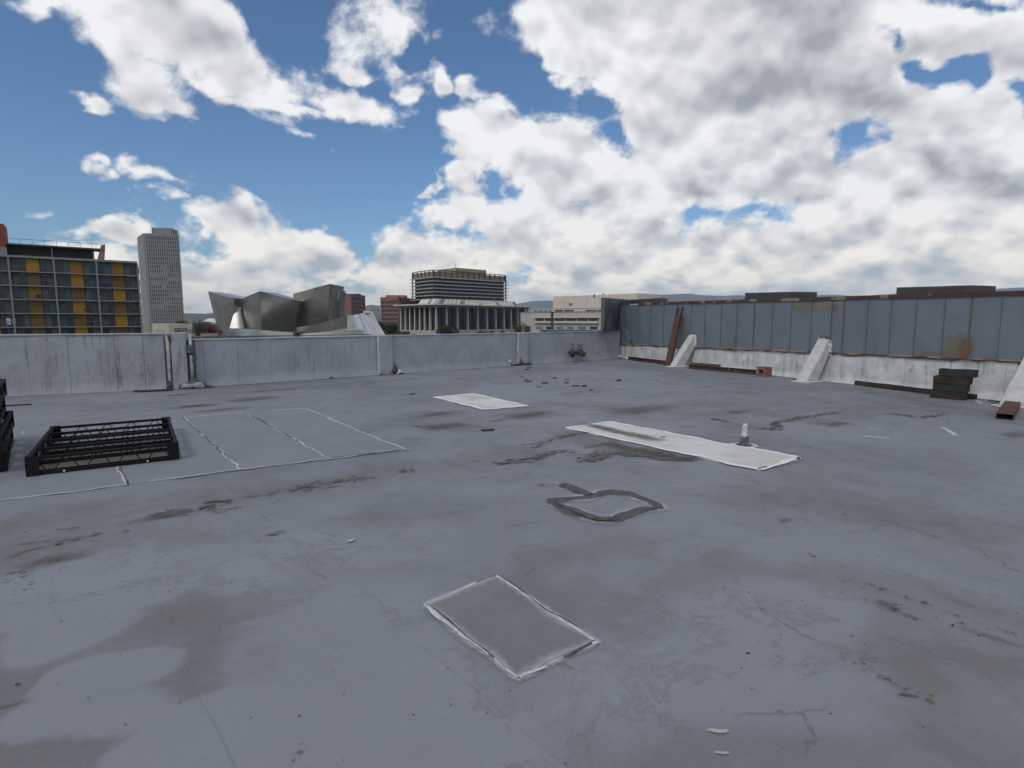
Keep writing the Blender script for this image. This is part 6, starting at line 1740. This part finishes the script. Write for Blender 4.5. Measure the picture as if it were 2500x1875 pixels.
sail('curved_end', (848,770.5,262), (885,758.5,270), (925,824,268), (848,822,262), 4.5, 16, M_STEELB, label='bright curved end reflecting the sky')
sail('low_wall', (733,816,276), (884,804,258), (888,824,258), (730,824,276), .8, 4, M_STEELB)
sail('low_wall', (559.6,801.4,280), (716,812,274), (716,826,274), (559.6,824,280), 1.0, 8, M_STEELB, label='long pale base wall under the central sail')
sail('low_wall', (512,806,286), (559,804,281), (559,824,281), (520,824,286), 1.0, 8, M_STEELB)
sail('curved_roof', (500,783,390), (529,780,380), (526,789,378), (490,789,390), 1.5, 12, mat('white_metal_roof', (.62,.66,.70), .3, metal=.4), label='pale curved roof seen left of the sails')
sail('podium', (560,812,330), (850,790,320), (850,826,320), (560,826,330), 0, 40)

# --- trees
def tree(label, px, ytop, ybot, Y, wpx, mt, n, ls, seed, name='tree', cat='tree', group='trees beyond the parapet', clumps=7, bare=False):
    c = P2(px, Y); k = Y/1390.0; zt_, zb_ = ZZ(ytop,Y,px), ZZ(ybot,Y,px)
    t = thing(name, label, cat, (c.x,c.y,GZ), group=group)
    r = np.random.default_rng(seed); rx = wpx*k/2; rz_ = (zt_-zb_)/2; cz = (zt_+zb_)/2-GZ
    tr_ = MB(); tr_.tube([(0,0,0),(.1,0,cz*.5),(0,0,cz)], [rx*.10+.2,rx*.07+.15,rx*.04+.08], 7)
    m = MB()
    for i in range(clumps):
        a = 2*math.pi*i/clumps+r.random(); q = .55*math.sqrt(r.random()) if i else 0
        cc = Vector((math.cos(a)*rx*q*1.2, math.sin(a)*rx*q, cz+rz_*r.uniform(-.45,.45)))
        tr_.tube([(0,0,cz*.75),tuple(cc*.6+Vector((0,0,cz*.38))),tuple(cc)], [rx*.035+.08,rx*.02+.05,.03], 5)
        s = r.uniform(.42,.62)
        leaf_cloud(m, cc, rx*s, rx*s, rz_*s*1.05, n//clumps, ls, seed*13+i, shell=.2 if bare else .5)
    if bare:
        for i in range(40):
            a = r.uniform(0,6.28); e = Vector((math.cos(a)*rx*r.uniform(.4,1), math.sin(a)*rx*.6, cz+rz_*r.uniform(-.4,1)))
            tr_.tube([(0,0,cz*.8),tuple(e*.5+Vector((0,0,cz*.45))),tuple(e)], [.12,.08,.03], 4)
    tr_.build('trunk', mat('bark', (.075,.06,.05), .95), t); m.build('crown', mt, t)
    return t
tree('round dark green tree in front of the colonnade', 1092, 793, 828, 380, 58, F_DARK, 2600, .42, 3)
tree('dark tree at the left foot of the reddish brick block', 927, 784, 822, 420, 30, F_DARK, 1500, .5, 5)
tree('second dark tree right of it, under the brick block', 957, 788, 822, 415, 46, F_DARK, 1800, .5, 7)
tree('bare branched olive tree at the right end of the colonnade', 1266, 783, 822, 330, 46, F_OLIVE, 650, .28, 9, bare=True, clumps=9)
tree('small olive tree right of the bare branched one', 1287, 790, 822, 335, 26, F_OLIVE, 300, .28, 10, bare=True)
for i, (x, w, yt) in enumerate(((1178,26,805),(1198,22,807),(1227,16,806),(1166,12,809))):
    tree('small green tree top before the columns, %s of four' % ('widest','second widest','rightmost','smallest and leftmost')[i], x, yt, 822, 360, w, F_DARK, 380, .35, 20+i)
for i, (x, w, yt, lab) in enumerate(((935,36,805,'leftmost yellow green shrub of the row before the colonnade'),(965,30,806,'middle yellow green shrub of the row, brightest'),(988,30,808,'right hand shrub of the row before the colonnade'),(1010,20,811,'smallest shrub ending the row before the colonnade'))):
    tree(lab, x, yt, 826, 330, w, F_GREEN, 700, .32, 30+i, name='shrub', cat='shrub', group='shrubs before the colonnade')
tree('bare grey tree right of the beige block', 481, 777, 820, 240, 32, foliage('twig', (.09,.075,.06),(.15,.13,.105),.4), 420, .16, 41, bare=True, clumps=9)
tree('tree with magenta blossom left of the steel sails', 515, 790, 820, 262, 46, F_MAG, 1500, .24, 43)
tree('olive tree behind the beige block roof', 448, 781, 800, 320, 30, F_OLIVE, 700, .35, 45)
tree('dark green tree behind the magenta one', 498, 786, 816, 330, 34, F_DARK, 900, .35, 47)
tree('green tree between the two brick blocks', 902, 782, 812, 600, 22, F_GREEN, 500, .5, 49)
q0, q1 = P2(455,250), P2(530,255)
t = thing('garden_wall', 'low tan garden wall under the magenta tree', 'wall', q0); wallbox(t, 'wall', q0, q1, .5, GZ, ZZ(814,250,480), mat('tan_wall', (.33,.28,.22), .9, var=.2, vscale=.5))

# --- hills, far houses and mountains
def ridge(name, pts, Y, depth, mt, seed, rough_=.12, step=6):
    """terrain whose skyline follows the photo points (px, py) at distance Y"""
    m = MB(); xs = []
    x = pts[0][0]
    while x <= pts[-1][0]: xs.append(x); x += step
    def top(x):
        for (a, b), (c, d) in zip(pts[:-1], pts[1:]):
            if a <= x <= c: return b+(d-b)*(x-a)/(c-a)
        return pts[-1][1]
    rows = 14; vs = []
    for j in range(rows+1):
        u = j/rows
        for x in xs:
            y = top(x); p = AT(x, y, Y); H = max(5.0, p.z-GZ)
            f = u*u*(3-2*u); yy = Y-depth*(1-u)
            xx = p.x*(yy/Y)
            n = mnoise.fractal((xx/ (depth*.30)+seed, yy/(depth*.22), seed), 1.0, 2.0, 6)
            z = GZ+H*(f*(1+0*n)+rough_*n*(1-u*.85)*min(1,u*4)*1.6 + (mnoise.fractal((xx/(depth*.10), seed, 3), .8, 2, 4)*rough_*.35 if j == rows else 0))
            vs.append((xx, yy, z))
    nx = len(xs); N = len(vs)
    for x in xs:
        p = AT(x, top(x), Y); vs.append((p.x*1.15, Y*1.15+depth*.4, GZ-5))
    fs = [(j*nx+i, j*nx+i+1, (j+1)*nx+i+1, (j+1)*nx+i) for j in range(rows+1) for i in range(nx-1)]
    m.add(vs, fs); return tag(m.build(name, mt, smooth=True), kind='structure')
M_HILL = mat('hill_scrub', (0.085,0.10,0.055), .95, col2=(0.19,0.165,0.125), vscale=.006, detail=9)
M_HILL2 = mat('hill_trees', (0.05,0.065,0.035), .95, col2=(0.14,0.135,0.10), vscale=.02, detail=9)
M_MTN = mat('mountain', (0.10,0.10,0.08), .95, col2=(0.15,0.135,0.11), vscale=.0008, detail=8)
ridge('hills', [(-500,772),(300,770),(440,765.5),(480,765.5),(500,767),(525,763.5),(560,765),(700,770),(840,768),(1000,770),(1300,774),(2000,772),(3000,772)], 4200, 2200, M_HILL2, 1, .10)
ridge('hills', [(780,772),(850,760),(880,750),(893,747),(905,744.5),(925,748),(950,752),(1000,762),(1100,772)], 5600, 1500, M_HILL, 2, .16)
ridge('mountains', [(1000,770),(1100,765),(1200,750),(1272,740),(1300,735.5),(1340,733.5),(1360,735),(1420,730),(1500,730),(1560,726),(1615,719),(1680,717),(1720,721.5),(1770,723),(1800,721),(1850,724),(1950,722),(2040,720),(2090,724),(2170,718),(2250,711),(2320,708),(2420,705),(2560,700),(2900,705)], 13500, 3500, M_MTN, 3, .05, step=5)
m = MB(); r = np.random.default_rng(5); m2 = MB(); m3 = MB()
for i in range(2600):
    px = r.uniform(380,1400); Y = r.uniform(900,4100); 
    k = max(0.0, (Y-2000)/2200)
    c = AT(px,780,Y); z0 = GZ+ (35*k*k if k > 0 else 0)
    w, d, h = r.uniform(8,26), r.uniform(8,20), r.uniform(4,10)
    (m if r.random() > .45 else (m2 if r.random() > .5 else m3)).box((c.x,Y,GZ-2),(c.x+w,Y+d,z0+h))
for i in range(5000):
    px = r.uniform(380,1400); Y = r.uniform(700,4000); c = AT(px,780,Y); h = r.uniform(4,12)
    leaf_cloud(m3 if False else MB(), (0,0,0),1,1,1,0,1,1) if False else None
tag(m.build('far_houses', mat('house_white', (.55,.53,.48), .8)), 'pale far houses scattered at the foot of the hills', 'houses', kind='stuff')
tag(m2.build('far_roofs', mat('house_roof', (.28,.13,.09), .8)), 'reddish far roofs scattered at the foot of the hills', 'houses', kind='stuff')
m = MB(); r = np.random.default_rng(9)
for i in range(9000):
    px = r.uniform(380,1420); Y = r.uniform(600,4000); c = AT(px,780,Y); h = r.uniform(5,13); w = r.uniform(4,12)
    k = max(0.0, (Y-2000)/2200); zb_ = GZ+(35*k*k if k > 0 else 0)-2
    x, y = c.x, Y
    m.add([(x-w,y,zb_),(x,y-w,zb_),(x+w,y,zb_),(x,y+w,zb_),(x-w*.6,y,zb_+h),(x,y-w*.6,zb_+h*1.1),(x+w*.6,y,zb_+h*.9),(x,y+w*.6,zb_+h),(x,y,zb_+h*1.35)],
          [(0,1,5,4),(1,2,6,5),(2,3,7,6),(3,0,4,7),(4,5,8),(5,6,8),(6,7,8),(7,4,8)])
tag(m.build('far_trees', F_DARK), 'far trees covering the flat land up to the hills', 'trees', kind='stuff')

# ------------------------------------------------------------------ air
hz = MB().box((-24000,-900,GZ-6),(24000,21000,840))
hm = bpy.data.materials.new('haze'); hm.use_nodes = True; nt = hm.node_tree; nt.nodes.clear()
ho = nt.nodes.new('ShaderNodeOutputMaterial'); pvn = nt.nodes.new('ShaderNodeVolumePrincipled')
pvn.inputs['Color'].default_value = (0.68,0.84,1.0,1); pvn.inputs['Density'].default_value = HAZE_D; pvn.inputs['Anisotropy'].default_value = .1
nt.links.new(pvn.outputs[0], ho.inputs['Volume'])
tag(hz.build('haze', hm), kind='stuff')
